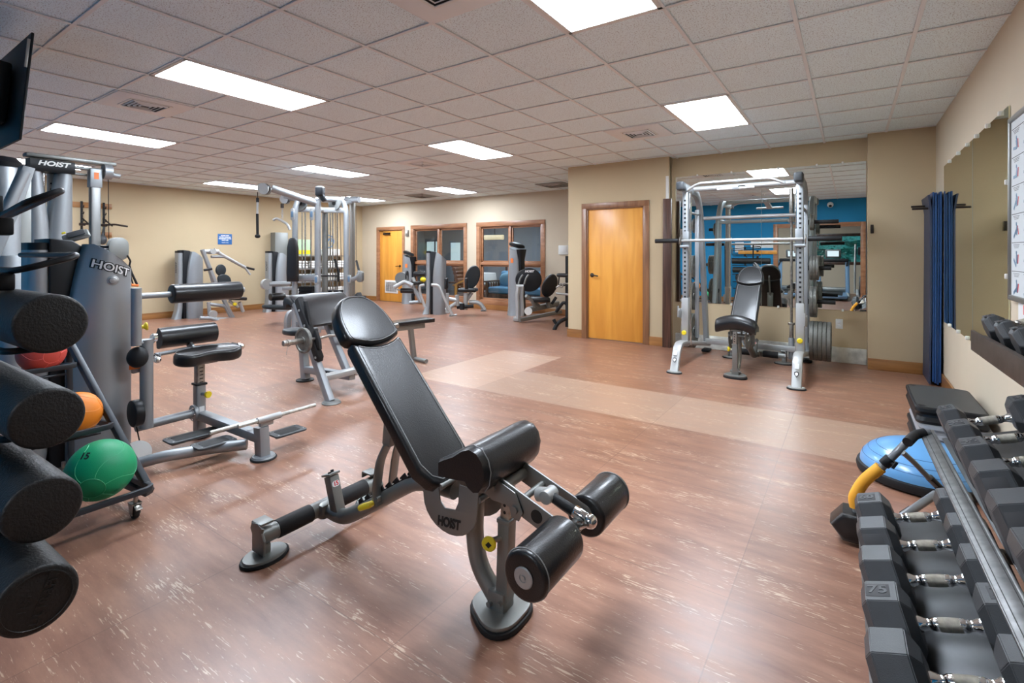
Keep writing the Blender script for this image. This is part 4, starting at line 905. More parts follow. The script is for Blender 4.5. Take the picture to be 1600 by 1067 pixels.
gb = ball('green medicine ball, lowest on the ball rack, in front of the console tower', (-3.055, .885, .268), .142, GRB, (.8, -.5, -.3))
part(G().text('15', V((0, 0, 0))+V((.40, -.55, .73)).normalized()*.1425, V((.8, .6, 0)), V((-.38, .5, .78)), .03, depth=.001, bold=.001), 'number', INKK, gb)
ball('orange medicine ball on the middle tray, half hidden by a foam roller', (-3.42, .885, .478), .112, ORB, (.2, .9, .4))
ball('red medicine ball on the top tray under the topmost foam roller', (-3.665, .80, .79), .105, REDB, (.9, .2, -.1))

# ---- selectorised towers: slim post, black cap, curved shroud (run along +y from the given corner)
def tower(t_, x, y, h=1.42, rot=0.0, k=1.0, post_h=1.40, name_=True, grad=.19, base=True, dz=0, foot=True, mats=None):
    """built around (x,y) = front of the post; spreads .42 m along local y; bulges towards +x"""
    ms, mb = mats or (SILVER, PLAST)
    Rm = M4.Translation((x, y, 0)) @ M4.Rotation(rot, 4, 'Z')
    P = lambda a, b, c: Rm @ V((a*k, b*k, c))
    pf = [P(.03, .0, z) if False else None for z in ()]
    # post with flared foot
    def post_ring(z):
        fl = max(0, (.32-z)/.32)**1.6; pts = []
        for (a, b) in rrect(.20, .10, .045, 4): pts.append(P(-.10+a+.03*fl, .05+b-.085*fl*(1 if b < 0 else .45), z))
        return pts
    part(G().loft([post_ring(z) for z in (.0, .03, .10, .2, .32, .6, 1.0, post_h-.045)]), 'post', ms, t_, ang=50)
    pc = [[V((v.x, v.y, z)) for v in post_ring(1.2)] for z in (post_h-.045, post_h, )]
    part(G().loft(pc), 'post_cap', mb, t_)
    # black core panel
    top = lambda b: h-.02-grad*max(0, (b-.20)/.24)**1.15
    core = [(.09, .0), (.44, .0), (.44, top(.44)), (.36, top(.36)), (.28, top(.28)), (.20, h-.018), (.12, h-.010), (.09, h-.008)]
    part(G().prism(core, P(-.14, 0, 0), P(0, 1, 0)-P(0, 0, 0), Z, .30*k, bev=.008), 'core_panel', mb, t_, ang=50)
    # curved shroud: footprint a bulged arc, upper left edge sweeps away
    rings = []; n = 25
    for z in [0, .2, .5, .8, 1.0, 1.1, 1.18, 1.22, 1.26, 1.30, 1.34, 1.365, 1.38]:
        z *= (h-.0)/1.42
        b0 = .145+.075*max(0, (z-.72)/.66)**2; r_ = []
        for i in range(n):
            q = i/(n-1); b = b0+(.435-b0)*q; a = .035+.115*math.sin(PI*(.08+.84*q))**.8
            zz = min(z, top(b)+.012); r_.append(P(a, b, zz))
        for i in range(n-1, -1, -1):
            q = i/(n-1); b = b0+(.435-b0)*q; zz = min(z, top(b)+.012); r_.append(P(.0, b, zz))
        rings.append(r_)
    sh = part(G().loft(rings), 'shroud', ms, t_, ang=50)
    if name_:
        q = P(.035-.03, -.0, 1.0); g = G(); g.text('HOIST', P(-.1, -.0012, 1.05), Z, (P(-1, 0, 0)-P(0, 0, 0)), .055*k, depth=.0008, shear=.2, bold=.002)
        part(g, 'maker_lettering', INKK, t_)
    return Rm, P
# ---- back / abdominal machine with the console tower
M1 = thing('abdominal_machine', 'grey seated abdominal and lower back machine with console tower, roll pad and kidney seat', 'weight machine', (-3.7, 1.4, 0))
Rm, P1 = tower(M1, -4.08, .834, h=1.434, name_=False, k=1.12, grad=.20)
def on_shroud(g, b0, z0, lift, slope):
    def fn(v):
        b = b0+v.x/1.12; zz = z0+v.y-slope*v.x; e0 = .145+.075*max(0, (zz/1.01-.72)/.66)**2; q = (b-e0)/(.435-e0); q = min(max(q, .0), 1); a = .035+.115*math.sin(PI*(.08+.84*q))**.8
        return P1(a, b, z0+v.y-slope*v.x)+V((lift+v.z, 0, 0))
    return g.warp(fn)
part(on_shroud(G().text('HOIST', (0, 0, 0), X, Y, .050, depth=.001, shear=.2, bold=.007), .318, 1.24, .004, .34), 'lettering_outline', INKK, M1)
part(on_shroud(G().text('HOIST', (0, 0, 0), X, Y, .050, depth=.001, shear=.2, bold=.001), .318, 1.24, .0066, .34), 'lettering', LABELW, M1)
kn = at(177, 438, x=-3.905); part(G().lathe([(0, 0), (.030, 0), (.032, .008), (.022, .012), (.019, .022), (.008, .026), (0, .026)], kn-V((.008, 0, 0)), V((.95, -.2, 0)), 24), 'chrome_button', LIGHTM, M1)
# console on top
cq = at(113, 372, x=-4.15); R_ = M4.Rotation(-.3, 4, 'Z') @ M4.Rotation(.38, 4, 'X') @ M4.Rotation(.5, 4, 'Y')
cn = part(G().box(cq+V((0, .02, .012)), (.09, .14, .028), R_, bev=.012, seg=3), 'console', SILVER2, M1)
part(G().box(cq+V((0.008, .015, .030)), (.07, .09, .006), R_, bev=.002), 'display', PLASTG, cn)
part(G().box(cq+V((.03, -.05, .030)), (.02, .02, .006), R_, bev=.002), 'buttons', YEL, cn)
f = G()
f.tube([at(213, 450, x=-3.80), at(213, 540, x=-3.80)], .029, seg=16); f.tube([at(229, 532, x=-3.86), at(229, 668, x=-3.86)], .038, seg=18); f.cyl(at(229, 530, x=-3.86), at(229, 533, x=-3.86), .040, seg=18)
f.beam(at(205, 577, x=-3.9), at(228, 571, x=-3.9), .03, .06, bev=.004)
f.tube([at(212, 668, x=-3.93), at(303, 645, x=-3.93)], .030, seg=16)
f.cyl(at(213, 536, x=-3.84), at(240, 532, x=-3.86), .017, seg=16)
part(f, 'side_frame', SILVER, M1)
f = G(); q = at(303, 645, x=-3.93); f.cyl(q-V((0, .012, 0)), q+V((0, .012, 0)), .058, seg=28, bev=.003); f.cyl(q-V((0, .02, 0)), q+V((0, .05, 0)), .032); part(f, 'flange', SILVER, M1)
f = G()
for k in range(6): a_ = 2*PI*k/6; f.cyl(q+V((.045*math.cos(a_), -.022, .045*math.sin(a_))), q+V((.045*math.cos(a_), -.01, .045*math.sin(a_))), .006, seg=6)
part(f, 'flange_bolts', CHROME, M1)
bl = at(236, 528, x=-3.86); part(G().lathe([(0, 0), (.022, 0), (.03, .01), (.028, .03), (.012, .036), (0, .036)], bl, Y, 20), 'chrome_cap', CHROME, M1)
cs = at(218, 571, x=-3.88)+V((.022, -.02, 0)); part(G().box(cs, (.002, .09, .03), bev=0), 'orange_label', LABELO, M1)
rb = at(214, 562, x=-3.85); part(G().sph(at(215, 558, x=-3.83), .062, sc=(1, .95, 1.1), seg=24), 'rubber_bumper', RUBBER, M1)
dz_ = at(214, 645, x=-3.80); part(G().cyl(dz_-V((0, .03, 0)), dz_+V((0, .02, 0)), .085, seg=32, bev=.006), 'pulley', PLAST, M1)
yk = at(222, 510, x=-3.80); part(G().lathe([(0, 0), (.010, 0), (.012, .03), (.026, .045), (.026, .052), (0, .052)], at(215, 512, x=-3.8), (.1, 1, .1), 18), 'pull_knob', YEL, M1)
part(G().tube([at(211, 655, x=-3.8), at(218, 690, x=-3.8), at(224, 706, x=-3.8)], .004, seg=6, fillet=.1), 'cable', RUBBER, M1)
part(G().lathe([(0, 0), (.075, 0), (.078, .006), (.078, .010), (0, .012)], at(214, 722, x=-3.75)+V((0, 0, .055)), (.9, -.2, .25), 28), 'white_disc', WHT, M1)
# roll pad on its arm
r0, r1 = at(267, 459.5, x=-3.98), at(375, 453, x=-3.98)
f = G(); f.cyl(at(214, 463, x=-3.98), r1+V((0, .03, 0)), .020, seg=16); part(f, 'roll_axle', SILVER, M1)
part(G().cyl(r0, r1, .068, seg=36, bev=.012, bseg=4), 'roll_pad', VINYL, M1, ang=50)
# seat post, base, seat
px_, py_ = -3.93, 1.715
f = G(); f.tube([(px_, py_, .02), (px_, py_, .385)], 0, rect=(.075, .065), up=Y, bev=.014); f.tube([(px_, py_, .16), (-3.17, 1.765, .13)], 0, rect=(.07, .06), up=Z, bev=.01)
f.tube([(-3.17, 1.765, .01), (-3.19, 1.765, .20)], 0, rect=(.085, .07), up=Y, bev=.015)
part(f, 'base_frame', SILVER, M1)
for (a, b) in ((px_, py_), (-3.16, 1.765)):
    ft = part(G().lathe([(0, 0), (.078, 0), (.08, .006), (.076, .012), (0, .012)], (a, b, 0), seg=28), 'foot_rubber', RUBBER, M1); part(G().lathe([(0, .012), (.072, .012), (.066, .022), (0, .024)], (a, b, 0), seg=28), 'foot_disc', SILVER, M1)
part(G().box((px_+.038, py_-.0, .20), (.002, .035, .05), bev=0), 'caution_label', LABELW, M1)
part(G().box((px_, py_, .385), (.085, .075, .016), bev=.004), 'post_collar', RUBBER, M1)
ip = G(); ip.box((px_, py_, .46), (.058, .052, .22), bev=.004); ip.slot = 1
for k in range(5): ip.box((px_+.0293, py_, .40+.026*k), (.001, .024, .007), bev=0)
part(ip, 'seat_post', [STEEL, INKK], M1)
k_ = G(); k_.cyl((px_+.03, py_+.0, .315), (px_+.075, py_+.015, .315), .012, seg=12); part(k_, 'pin_shank', SILVER, M1)
part(G().lathe([(0, 0), (.012, 0), (.022, .012), (.025, .024), (.023, .032), (0, .032)], (px_+.068, py_+.012, .315), (.9, .25, 0), 22).slot and G() if False else G().lathe([(0, 0), (.012, 0), (.022, .012), (.025, .024), (.023, .032), (0, .032)], (px_+.068, py_+.012, .315), (.9, .25, 0), 22), 'pull_knob', YEL, M1)
kid = []
for i in range(40):
    a_ = 2*PI*i/40; X_ = .135*math.cos(a_); Y_ = .225*math.sin(a_)
    if math.cos(a_) > 0: X_ = .135*math.cos(a_)-.075*math.exp(-(Y_/.10)**2)
    kid.append((X_-.0*abs(Y_), Y_))
st = part(G().prism(kid, (px_+.10, py_+.02, .600), V((1, 0, -.10)), Y, .088, bev=.028, seg=5), 'seat_pad', VINYL, M1, ang=60)
part(G().box((px_+.02, py_, .55), (.16, .16, .02), bev=.004), 'seat_plate', PLAST, M1)
part(G().tube([(px_+.10+p[0]*.93, py_+.02+p[1]*.93, .6445-p[0]*.10) for p in kid], .002, seg=5, fillet=0, closed=True), 'piping', PIPING, st)
# lumbar half roll behind the seat and side handles
lx, lz = -4.10, .725
prof = [(.075*math.cos(a_), .075*math.sin(a_)) for a_ in [-1.9+i*(3.5/12) for i in range(13)]]+[(-.035, .03)]
part(G().loft([[V((lx+p[0], 1.515+.38*q_, lz+p[1])) for p in prof] for q_ in (0, .03, .5, .97, 1)]), 'lumbar_pad', VINYL, M1, ang=50)
f = G(); f.beam((lx-.02, 1.71, lz-.04), (px_-.02, 1.71, .585), .06, .02, up=Y); f.tube([(-4.0, 1.46, .628), (-4.05, 1.71, .635), (-4.0, 1.96, .628)], .0145, seg=12, fillet=.08); f.tube([(-4.0, 1.48, .628), (-3.92, 1.45, .620)], .015, seg=12); f.tube([(-4.0, 1.94, .628), (-3.93, 1.98, .622)], .015, seg=12); part(f, 'handle_frame', SILVER, M1)
for yy, xx in ((1.43, -3.88), (2.00, -3.90)):
    part(G().tube([(xx-.08, yy+(.02 if yy < 1.7 else -.03), .625), (xx, yy, .617)], .018, seg=14), 'hand_grip', RUBBER, M1)
    part(G().sph((xx+.01, yy-.003, .616), .023, seg=18).cyl((xx-.02, yy, .619), (xx+.005, yy, .617), .021), 'grip_end', CHROME, M1)
# footplates and roller rods
part(G().tube([(-3.60, 1.21, .05), (-3.50, 1.32, .085), (-3.42, 1.55, .075), (-3.28, 1.72, .08)], .034, seg=16, fillet=.08), 'curved_tube', SILVER, M1)
for (xa, ya, yb) in ((-3.67, 1.40, 1.84), (-3.42, 1.46, 1.70), (-3.22, 1.85, 2.08)):
    Lp = yb-ya; tp = part(G().prism(rrect(.15, Lp, .03, 4, 0, 0), (xa, (ya+yb)/2, .105), X, V((0, 1, -.02)), .012, bev=.003), 'tread_plate', PLASTG, M1)
    part(G().prism(rrect(.10, Lp-.08, .02, 4, 0, 0), (xa, (ya+yb)/2, .1115), X, V((0, 1, -.02)), .002, bev=.0008), 'grip_tape', RUBBER, tp)
    bo = G(); 
    for sx in (-.05, .05): bo.cyl((xa+sx, ya+.025, .108), (xa+sx, ya+.025, .115), .006, seg=8); bo.cyl((xa+sx, yb-.025, .108), (xa+sx, yb-.025, .115), .006, seg=8)
    part(bo, 'plate_screws', LIGHTM, tp)
    part(G().beam((xa, ya+.03, .085), (xa, yb-.03, .085), .03, .02), 'plate_rail', STEEL, M1)
for (xx, zz, ya, yb) in ((-3.155, .255, 1.60, 2.14), (-3.30, .215, 1.50, 1.93)):
    part(G().cyl((xx, ya, zz), (xx, yb, zz+.0), .013, seg=14, bev=.002), 'roller_rod', mk('worn_white_tube%d' % (zz*1000), (.50, .49, .45), .4, .5, var=.3, vscale=40) if zz > .24 else bpy.data.materials['worn_white_tube255'], M1)
part(G().cyl((-3.155, 1.72, .255), (-3.155, 1.88, .255), .021, seg=16, bev=.002).box((-3.175, 1.79, .225), (.03, .09, .04), bev=.006), 'rod_clamp', LIGHTM, M1)

# ---- preacher curl bench
PC = thing('preacher_curl_bench', 'grey preacher curl bench with black sloped arm pad behind the incline bench', 'bench', (-4.3, 3.1, 0))
for s, yy in ((-1, 2.76), (1, 3.44)):
    top = V((-4.37, yy, .86)); bt = V((-3.84, yy, .0))
    d = (top-bt).normalized(); nf = V((d.z, 0, -d.x))
    part(G().tube([bt+d*.015, top], 0, rect=(.085, .07), up=Y, bev=.028), 'slanted_upright', SILVER, PC)
    part(G().lathe([(0, 0), (.082, 0), (.084, .006), (.08, .012), (0, .012)], (-3.83, yy, 0), seg=28).lathe([(0, .012), (.078, .012), (.07, .022), (0, .024)], (-3.83, yy, 0), seg=28), 'foot_disc', SILVER2, PC)
    c_ = G(); cpl = [(0, .0), (.60, .0), (.62, .03), (.62, .075), (.0, .075), (-.03, .04)]
    c_.prism(cpl, top-d*.60-nf*0+nf*.015, d, nf, .062, bev=.010, seg=3); part(c_, 'guard_strip', RUBBER, PC, ang=50)
    h_ = G(); h_.prism([(.0, .06), (.10, .08), (.17, .13), (.16, .155), (.05, .15), (-.02, .12)], top-d*.52, d, nf, .03, bev=.005); h_.prism([(.20, .06), (.30, .085), (.42, .13), (.40, .155), (.29, .13), (.18, .10)], top-d*.46, d, nf, .03, bev=.005); part(h_, 'bar_hook', RUBBER, PC)
    bo = G()
    for a_ in (.10, .26, .585): bo.cyl(top-d*a_+nf*.05+V((0, s*.031, 0)), top-d*a_+nf*.05+V((0, s*.036, 0)), .012, seg=12)
    part(bo, 'guard_bolts', LIGHTM, PC)
f = G(); f.tube([(-3.98, 2.76, .20), (-3.98, 3.44, .20)], 0, rect=(.10, .05), up=Z, bev=.006); part(f, 'cross_beam', LIGHTM, PC)
f = G(); f.torus((-3.954, 3.13, .20), X, .040, .0025, rs=5); f.text('20', (-3.953, 3.13, .20), Y, Z, .03, bold=.001); part(f, 'round_sticker', INKK, PC)
f = G(); f.tube([(-3.98, 3.1, .15), (-4.72, 3.1, .12)], 0, rect=(.07, .07), bev=.01); f.tube([(-4.74, 3.1, .02), (-4.80, 3.1, .48)], 0, rect=(.085, .07), up=Y, bev=.012); f.tube([(-4.05, 3.1, .18), (-4.45, 3.1, .74)], 0, rect=(.07, .06), up=Y, bev=.012); f.beam((-4.36, 2.76, .66), (-4.36, 3.44, .66), .05, .05); part(f, 'main_frame', SILVER, PC)
part(G().text('HOIST', (-4.36, 3.063, .14), X, Z, .035, depth=.001, shear=.2, bold=.002), 'maker_lettering', INKK, PC)
part(G().lathe([(0, 0), (.09, 0), (.09, .012), (0, .02)], (-4.75, 3.1, 0), seg=28), 'rear_foot', RUBBER, PC)
prof = [(-4.64, .80), (-4.645, .86), (-4.62, .905), (-4.57, .925), (-4.52, .915), (-4.42, .86), (-4.34, .80), (-4.25, .725), (-4.19, .69), (-4.16, .665), (-4.18, .64), (-4.22, .635), (-4.30, .68), (-4.44, .785), (-4.54, .845), (-4.585, .84), (-4.60, .80)]
part(G().loft([[V((p[0], y_, p[1]+dz)) for p in prof] for y_, dz in ((2.79, -.006), (2.80, 0), (2.86, .0), (3.1, .006), (3.34, .0), (3.40, 0), (3.41, -.006))]), 'arm_pad', VINYL, PC, ang=60)
part(G().prism(rrect(.30, .34, .12, 6), (-4.83, 3.1, .515), X, Y, .06, bev=.022, seg=4), 'seat_pad', VINYLG, PC, ang=60)
# curl bar resting on the hooks, with one plate
cx_, cz_ = -4.06, .555
CB = thing('curl_bar', 'worn zigzag curl bar resting on the preacher bench hooks', 'barbell', (cx_, 3.1, cz_))
part(G().tube([(cx_, 2.66, cz_), (cx_, 2.84, cz_), (cx_-.045, 2.92, cz_), (cx_+.02, 3.02, cz_), (cx_+.02, 3.18, cz_), (cx_-.045, 3.28, cz_), (cx_, 3.36, cz_), (cx_, 3.54, cz_)], .014, seg=12, fillet=.03), 'shaft', STEEL, CB)
for a, b in ((2.66, 2.44), (3.54, 3.76)): part(G().cyl((cx_, a, cz_), (cx_, b, cz_), .025, seg=20, bev=.003), 'sleeve', STEEL, CB)
part(G().cyl((cx_, 2.475, cz_), (cx_, 2.50, cz_), .031, seg=20, bev=.002).tube([(cx_, 2.49, cz_-.03), (cx_+.02, 2.46, cz_-.07), (cx_+.05, 2.44, cz_-.09)], .003, seg=6, fillet=.02), 'spring_collar', STEEL, CB)
plate('small cast plate on the near sleeve of the curl bar', .115, .03, (cx_, 2.635, cz_), Y, 'plates on the curl bar')
plate('small cast plate on the hidden far sleeve of the curl bar', .115, .03, (cx_, 3.565, cz_), Y, 'plates on the curl bar')
# ---- low flat bench behind the incline bench
FB = thing('flat_bench', 'low black flat bench on grey legs behind the incline bench headrest', 'bench', (-4.5, 4.35, 0))
a0, a1 = at(672, 499, z=.49), at(604, 507, z=.49); dd = (a1-a0); dd.z = 0; dd.normalize(); a1 = a0+dd*1.15; sd = V((-dd.y, dd.x, 0))
part(G().box((a0+a1)/2, (1.15, .22, .05), rmat(dd, sd, Z), bev=.012, seg=4), 'bench_pad', VINYL, FB, ang=50)
f = G(); f.tube([a0+dd*.10-V((0, 0, .06)), a1-dd*.1-V((0, 0, .06))], 0, rect=(.06, .07), bev=.01)
for p_ in (a0+dd*.30, a1-dd*.22):
    q_ = V((p_.x, p_.y, .40)); f.tube([q_, V((q_.x, q_.y, 0))-dd*.05+V((0, 0, .03))], 0, rect=(.06, .06), up=sd, bev=.012); f.tube([V((q_.x, q_.y, .03))-dd*.05-sd*.26, V((q_.x, q_.y, .03))-dd*.05+sd*.26], .025)
part(f, 'bench_frame', SILVER2, FB)
# ================================================================== MIDDLE AND BACK MACHINES
def line(g, pts, r, rect=None, up=Z, fillet=.06, seg=10, **k):
    """pts: (px, py) measured, all on one plane k (x=, y= or D=), or (px,py,D)"""
    P = [at(p[0], p[1], D=p[2]) if len(p) == 3 else at(*p, **k) for p in pts]
    return g.tube(P, r, seg=seg, rect=rect, up=up, fillet=fillet)
# ---- television
TV = thing('television', 'black flat television tilted down at the top left corner of the photo', 'television', (-4.5, .8, 2.3))
Rt = M4.Rotation(-.085, 4, 'X')
part(G().box((-4.50, .80, 2.31), (1.08, .014, .64), Rt, bev=.004), 'casing', PLAST, TV)
part(G().box((-4.50, .8085, 2.312), (1.05, .002, .61), Rt, bev=0), 'screen', SCREEN, TV)
part(G().box((-3.958, .802, 2.50), (.006, .014, .17), Rt, bev=.002), 'edge_trim', ALU, TV)
part(G().box((-4.5, .74, 2.32), (.5, .09, .38), Rt, bev=.02).beam((-4.5, .70, 2.32), (-4.5, -.28, 2.36), .06, .06).box((-4.5, -.28, 2.36), (.3, .03, .3), bev=.004), 'wall_bracket', PLAST, TV)
# ---- functional trainer with lettered header
FT = thing('cable_trainer', 'tall silver cable trainer with black lettered header at the left edge', 'weight machine', (-5.8, 1.4, 0))
XT = -5.7
for (a, b, ya, yb) in ((42, 68, 1.155, 1.25), (85, 113, 1.33, 1.44)):
    rings = []
    for z, w_ in ((0, 1.35), (1.0, 1.25), (1.6, 1.0), (1.95, .72), (2.08, .60)):
        s_ = 1 if a > 80 else -1
        yo = (yb if s_ > 0 else ya); w2 = (yb-ya)*1.35*w_; y0_, y1_ = (yo-w2, yo) if s_ > 0 else (yo, yo+w2)
        rings.append([V((XT+p[0]*1.0, (y0_+y1_)/2+p[1]*w2, z)) for p in [(.03, -.5), (.06, -.35), (.07, 0), (.06, .35), (.03, .5), (-.10, .5), (-.10, -.5)]])
    part(G().loft(rings), 'pillar_shroud', SILVER, FT, ang=50)
hd = part(G().loft([[V((XT+.03+p[0], y_, p[1])) for p in [(.05, 2.13), (.065, 2.08), (.05, 2.03-.0), (-.10, 2.03), (-.10, 2.14)]] for y_ in (1.155, 1.20, 1.30, 1.40, 1.445)]), 'header', PLAST, FT, ang=50)
part(G().text('HOIST', (XT+.096, 1.30, 2.095), Y, Z, .038, depth=.001, shear=.25, bold=.002, sx=1.3), 'lettering', WHT, hd)
f = G(); f.beam((XT-.02, 1.14, 2.165), (XT-.02, 1.76, 2.165), .12, .035, bev=.01); f.cyl((XT, 1.40, 2.10), (XT, 1.72, 2.10), .016); f.cyl((XT-.05, 1.40, 2.05), (XT-.05, 1.66, 2.05), .012); part(f, 'top_beam', SILVER2, FT)
f = G(); f.box((XT, 1.605, .98), (.075, .072, 1.98), bev=.008); part(f, 'adjustment_post', mk('dull_aluminium', (.17, .17, .165), .4, .8), FT)
f = G(); f.box((XT, 1.605, 2.02), (.09, .09, .17), bev=.008); f.lathe([(0, -.03), (.07, -.03), (.07, .03), (0, .03)], (XT+.02, 1.69, 2.09), Y, 20); f.cyl((XT+.02, 1.68, 2.075), (XT+.02, 1.79, 2.06), .022, bev=.006); part(f, 'head_bracket', SILVER, FT)
part(G().box((XT+.046, 1.605, 2.04), (.001, .035, .06), bev=0), 'orange_label', LABELO, FT)
f = G(); f.cyl((XT, 1.255, .1), (XT, 1.255, 2.05), .012, seg=12); f.cyl((XT-.08, 1.36, .1), (XT-.08, 1.36, 2.05), .012, seg=12); part(f, 'guide_rod', CHROME, FT)
g = G(); g.box((XT-.12, 1.33, 1.2), (.03, .045, 1.7), bev=.003); g.slot = 1
for k in range(22): g.cyl((XT-.106, 1.33, .9+k*.05), (XT-.103, 1.33, .9+k*.05), .008, seg=8)
part(g, 'selector_bar', [LIGHTM, INKK], FT)
f = G()
for k in range(14): f.box((XT-.10, 1.30, .15+k*.05), (.12, .14, .046), bev=.004, seg=1)
tag_ = part(f, 'weight_stack', PLAST, FT); tag_['kind'] = 'stuff'
f = G(); line(f, [(169, 265), (170, 374)], .0035, x=XT, seg=6); part(f, 'cable', BRONZE, FT)
q = at(184, 389, x=-5.55); g = G()
ov = [(p[0], p[1]) for p in rrect(.15, .21, .07, 6)]
g.prism(ov, q+V((.03, 0, 0)), Y, Z, .006, bev=.002); g.prism(ov, q-V((.03, 0, 0)), Y, Z, .006, bev=.002); part(g, 'pulley_cheek', SILVER2, FT)
part(G().cyl(q-V((.02, 0, -.03)), q+V((.02, 0, .03)), .055, seg=28), 'pulley', PLAST, FT)
part(G().box(q+V((0, -.09, -.03)), (.06, .06, .07), bev=.01).beam(q+V((0, -.05, 0)), (XT, 1.605, 1.38), .05, .06), 'carriage', PLAST, FT)
hs = thing('stirrup_handle', 'black strap handle with orange tag hanging from the cable trainer pulley', 'handle', at(203, 405, x=-5.5))
g = G(); line(g, [(199, 399), (204, 408), (202, 415)], .008, x=-5.5, seg=8, fillet=.01); part(g, 'snap_hook', BRONZE, hs)
g = G(); line(g, [(202, 415), (205, 425), (214, 444)], .010, x=-5.5, seg=8); line(g, [(202, 415), (204, 430), (208, 445)], .006, x=-5.5, seg=6); part(g, 'strap', RUBBER, hs)
g = G(); line(g, [(205, 445), (216, 446)], .012, x=-5.5, seg=10); part(g, 'grip', LABELO, hs)
# ---- leg press seen only as slanted frame at the left edge
LF = thing('slanted_frame_machine', 'large silver machine frame with a slanted beam cut by the left edge', 'weight machine', (-5.4, .75, 0))
XQ = -5.0
g = G(); line(g, [(42, 262), (20, 325), (-25, 425)], 0, rect=(.07, .13), up=X, x=XQ, fillet=.1); part(g, 'slanted_beam', SILVER, LF)
g = G(); line(g, [(38, 268), (5, 340)], .035, x=XQ+.12, seg=14); part(g, 'beam_tube', SILVER, LF)
g = G(); q = at(18, 420, x=-5.2); g.cyl((q.x, q.y, 0), (q.x, q.y, 1.32), .085, seg=28, bev=.01); part(g, 'round_column', SILVER, LF)
g = G(); q = at(35, 420, x=-5.3); g.box((q.x, q.y, .95), (.07, .09, 1.9), bev=.006); part(g, 'dark_post', SILVER2, LF)
g = G(); q = at(4, 300, x=-5.3); g.cyl((q.x, q.y, 0), (q.x, q.y, 2.0), .10, seg=28, bev=.02); part(g, 'rear_column', SILVER, LF)
part(G().lathe([(0, 0), (.11, 0), (.115, .03), (.08, .07), (0, .085)], (q.x, q.y, 1.99), seg=28), 'column_cap', PLAST, LF)
# ---- attachment rack on the left wall
WR = thing('wall_attachment_rack', 'two oak rails with black brackets of cable attachments on the left wall', 'wall rack', (XL, 3.3, 2))
for z0 in (2.245, 1.70): part(G().box((XL+.012, 3.27, z0), (.022, .62, .10), bev=.003), 'oak_rail', BASEW, WR)
for yy in (3.12, 3.45):
    part(G().box((XL+.035, yy, 1.97), (.02, .035, .68), bev=.003), 'bracket', PLAST, WR)
    g = G()
    for z_ in (2.2, 2.08, 1.95): g.tube([(XL+.04, yy, z_), (XL+.14, yy, z_-.01), (XL+.16, yy, z_+.03)], .008, seg=8, fillet=.02)
    g.tube([(XL+.05, yy, 2.0), (XL+.30, yy+.05, 1.86)], .012, seg=8)
    part(g, 'hook', PLAST, WR)
for i, (ya, yb, z_) in enumerate(((3.02, 3.40, 1.87), (3.34, 3.74, 1.87))):
    o = part(G().tube([(XL+.30, ya, z_+.0), (XL+.32, (ya+yb)/2, z_+.02), (XL+.30, yb, z_-.01)], .018, seg=12, bev=None).cyl((XL+.30, ya-.005, z_), (XL+.30, ya+.08, z_), .026), 'cable_bar', BRONZE, base=(XL+.3, ya, z_)); tag(o, ('short dark cable bar lying on the left bracket of the wall rack', 'longer dark cable bar sticking out right of the wall rack')[i], 'cable attachment')
o = part(G().sph((XL+.14, 3.40, 1.60), .075, sc=(1, .9, 1.25), seg=20).cyl((XL+.14, 3.40, 1.67), (XL+.14, 3.43, 1.88), .02), 'hanging_bell', PLASTG, base=(XL+.14, 3.4, 1.6)); tag(o, 'dark bell shaped attachment hanging under the right bracket of the wall rack', 'cable attachment')
# ---- shoulder press machine with its tower at the left wall
SP = thing('shoulder_press_machine', 'pale grey lever press machine under the blue notice, with its own tower', 'weight machine', (-10.8, 5, 0))
tq = at(277, 498, z=0); tower(SP, tq.x+.1, tq.y-.02, h=1.42, k=1.0)
XP_ = -10.75
g = G(); line(g, [(316, 390), (336, 441), (364, 497)], 0, rect=(.06, .09), up=X, x=XP_); part(g, 'mast', SILVER, SP)
g = G(); line(g, [(321, 400), (334, 446)], .03, x=XP_-.1); part(g, 'rear_strut', SILVER, SP); g = G(); line(g, [(326, 472), (328, 500)], .035, x=XP_); line(g, [(326, 475), (352, 478), (361, 496)], .035, x=XP_); part(g, 'rear_frame', SILVER, SP); g = G(); line(g, [(312, 497), (330, 497), (344, 503)], .035, x=XP_+.2); part(g, 'curved_foot', SILVER, SP); g = G(); line(g, [(330, 498), (366, 498)], .03, x=XP_); part(g, 'base_tube', SILVER, SP)
g = G(); q = at(330, 393, x=XP_); g.cyl(q-V((0, .14, 0)), q+V((0, .14, 0)), .045, seg=16); g.cyl(q-V((.06, 0, 0)), q+V((.1, 0, 0)), .055, seg=20); part(g, 'pivot_hub', LIGHTM, SP)
g = G(); q = at(333, 491, x=XP_+.05); g.cyl(q-V((.02, 0, 0)), q+V((.02, 0, 0)), .08, seg=24); part(g, 'lower_pulley', LIGHTM, SP)
for dx in (0, -.7):
    g = G(); line(g, [(334, 390), (350, 400), (383, 418)], .034, x=XP_+dx*.0); part(g, 'lever_arm', LIGHTM, SP) if dx == 0 else g.bm.free()
g = G(); line(g, [(330, 401), (352, 401)], .028, x=XP_); part(g, 'cross_tube', SILVER, SP)
g = G(); line(g, [(383, 418), (391, 429)], .022, x=XP_); part(g, 'press_handle', LIGHTM, SP)
g = G(); line(g, [(385, 418), (397, 421)], .024, x=XP_); part(g, 'press_handle', RUBBER, SP)
g = G(); line(g, [(319, 422), (331, 420)], .025, x=XP_+.1); part(g, 'side_grip', RUBBER, SP)
g = G(); q = at(345, 422, x=XP_); g.prism([(.10*math.cos(a), .12*math.sin(a)) for a in [2*PI*i/28 for i in range(28)]], q, Y, Z, .06, bev=.02, seg=3); part(g, 'head_pad', VINYLG, SP)
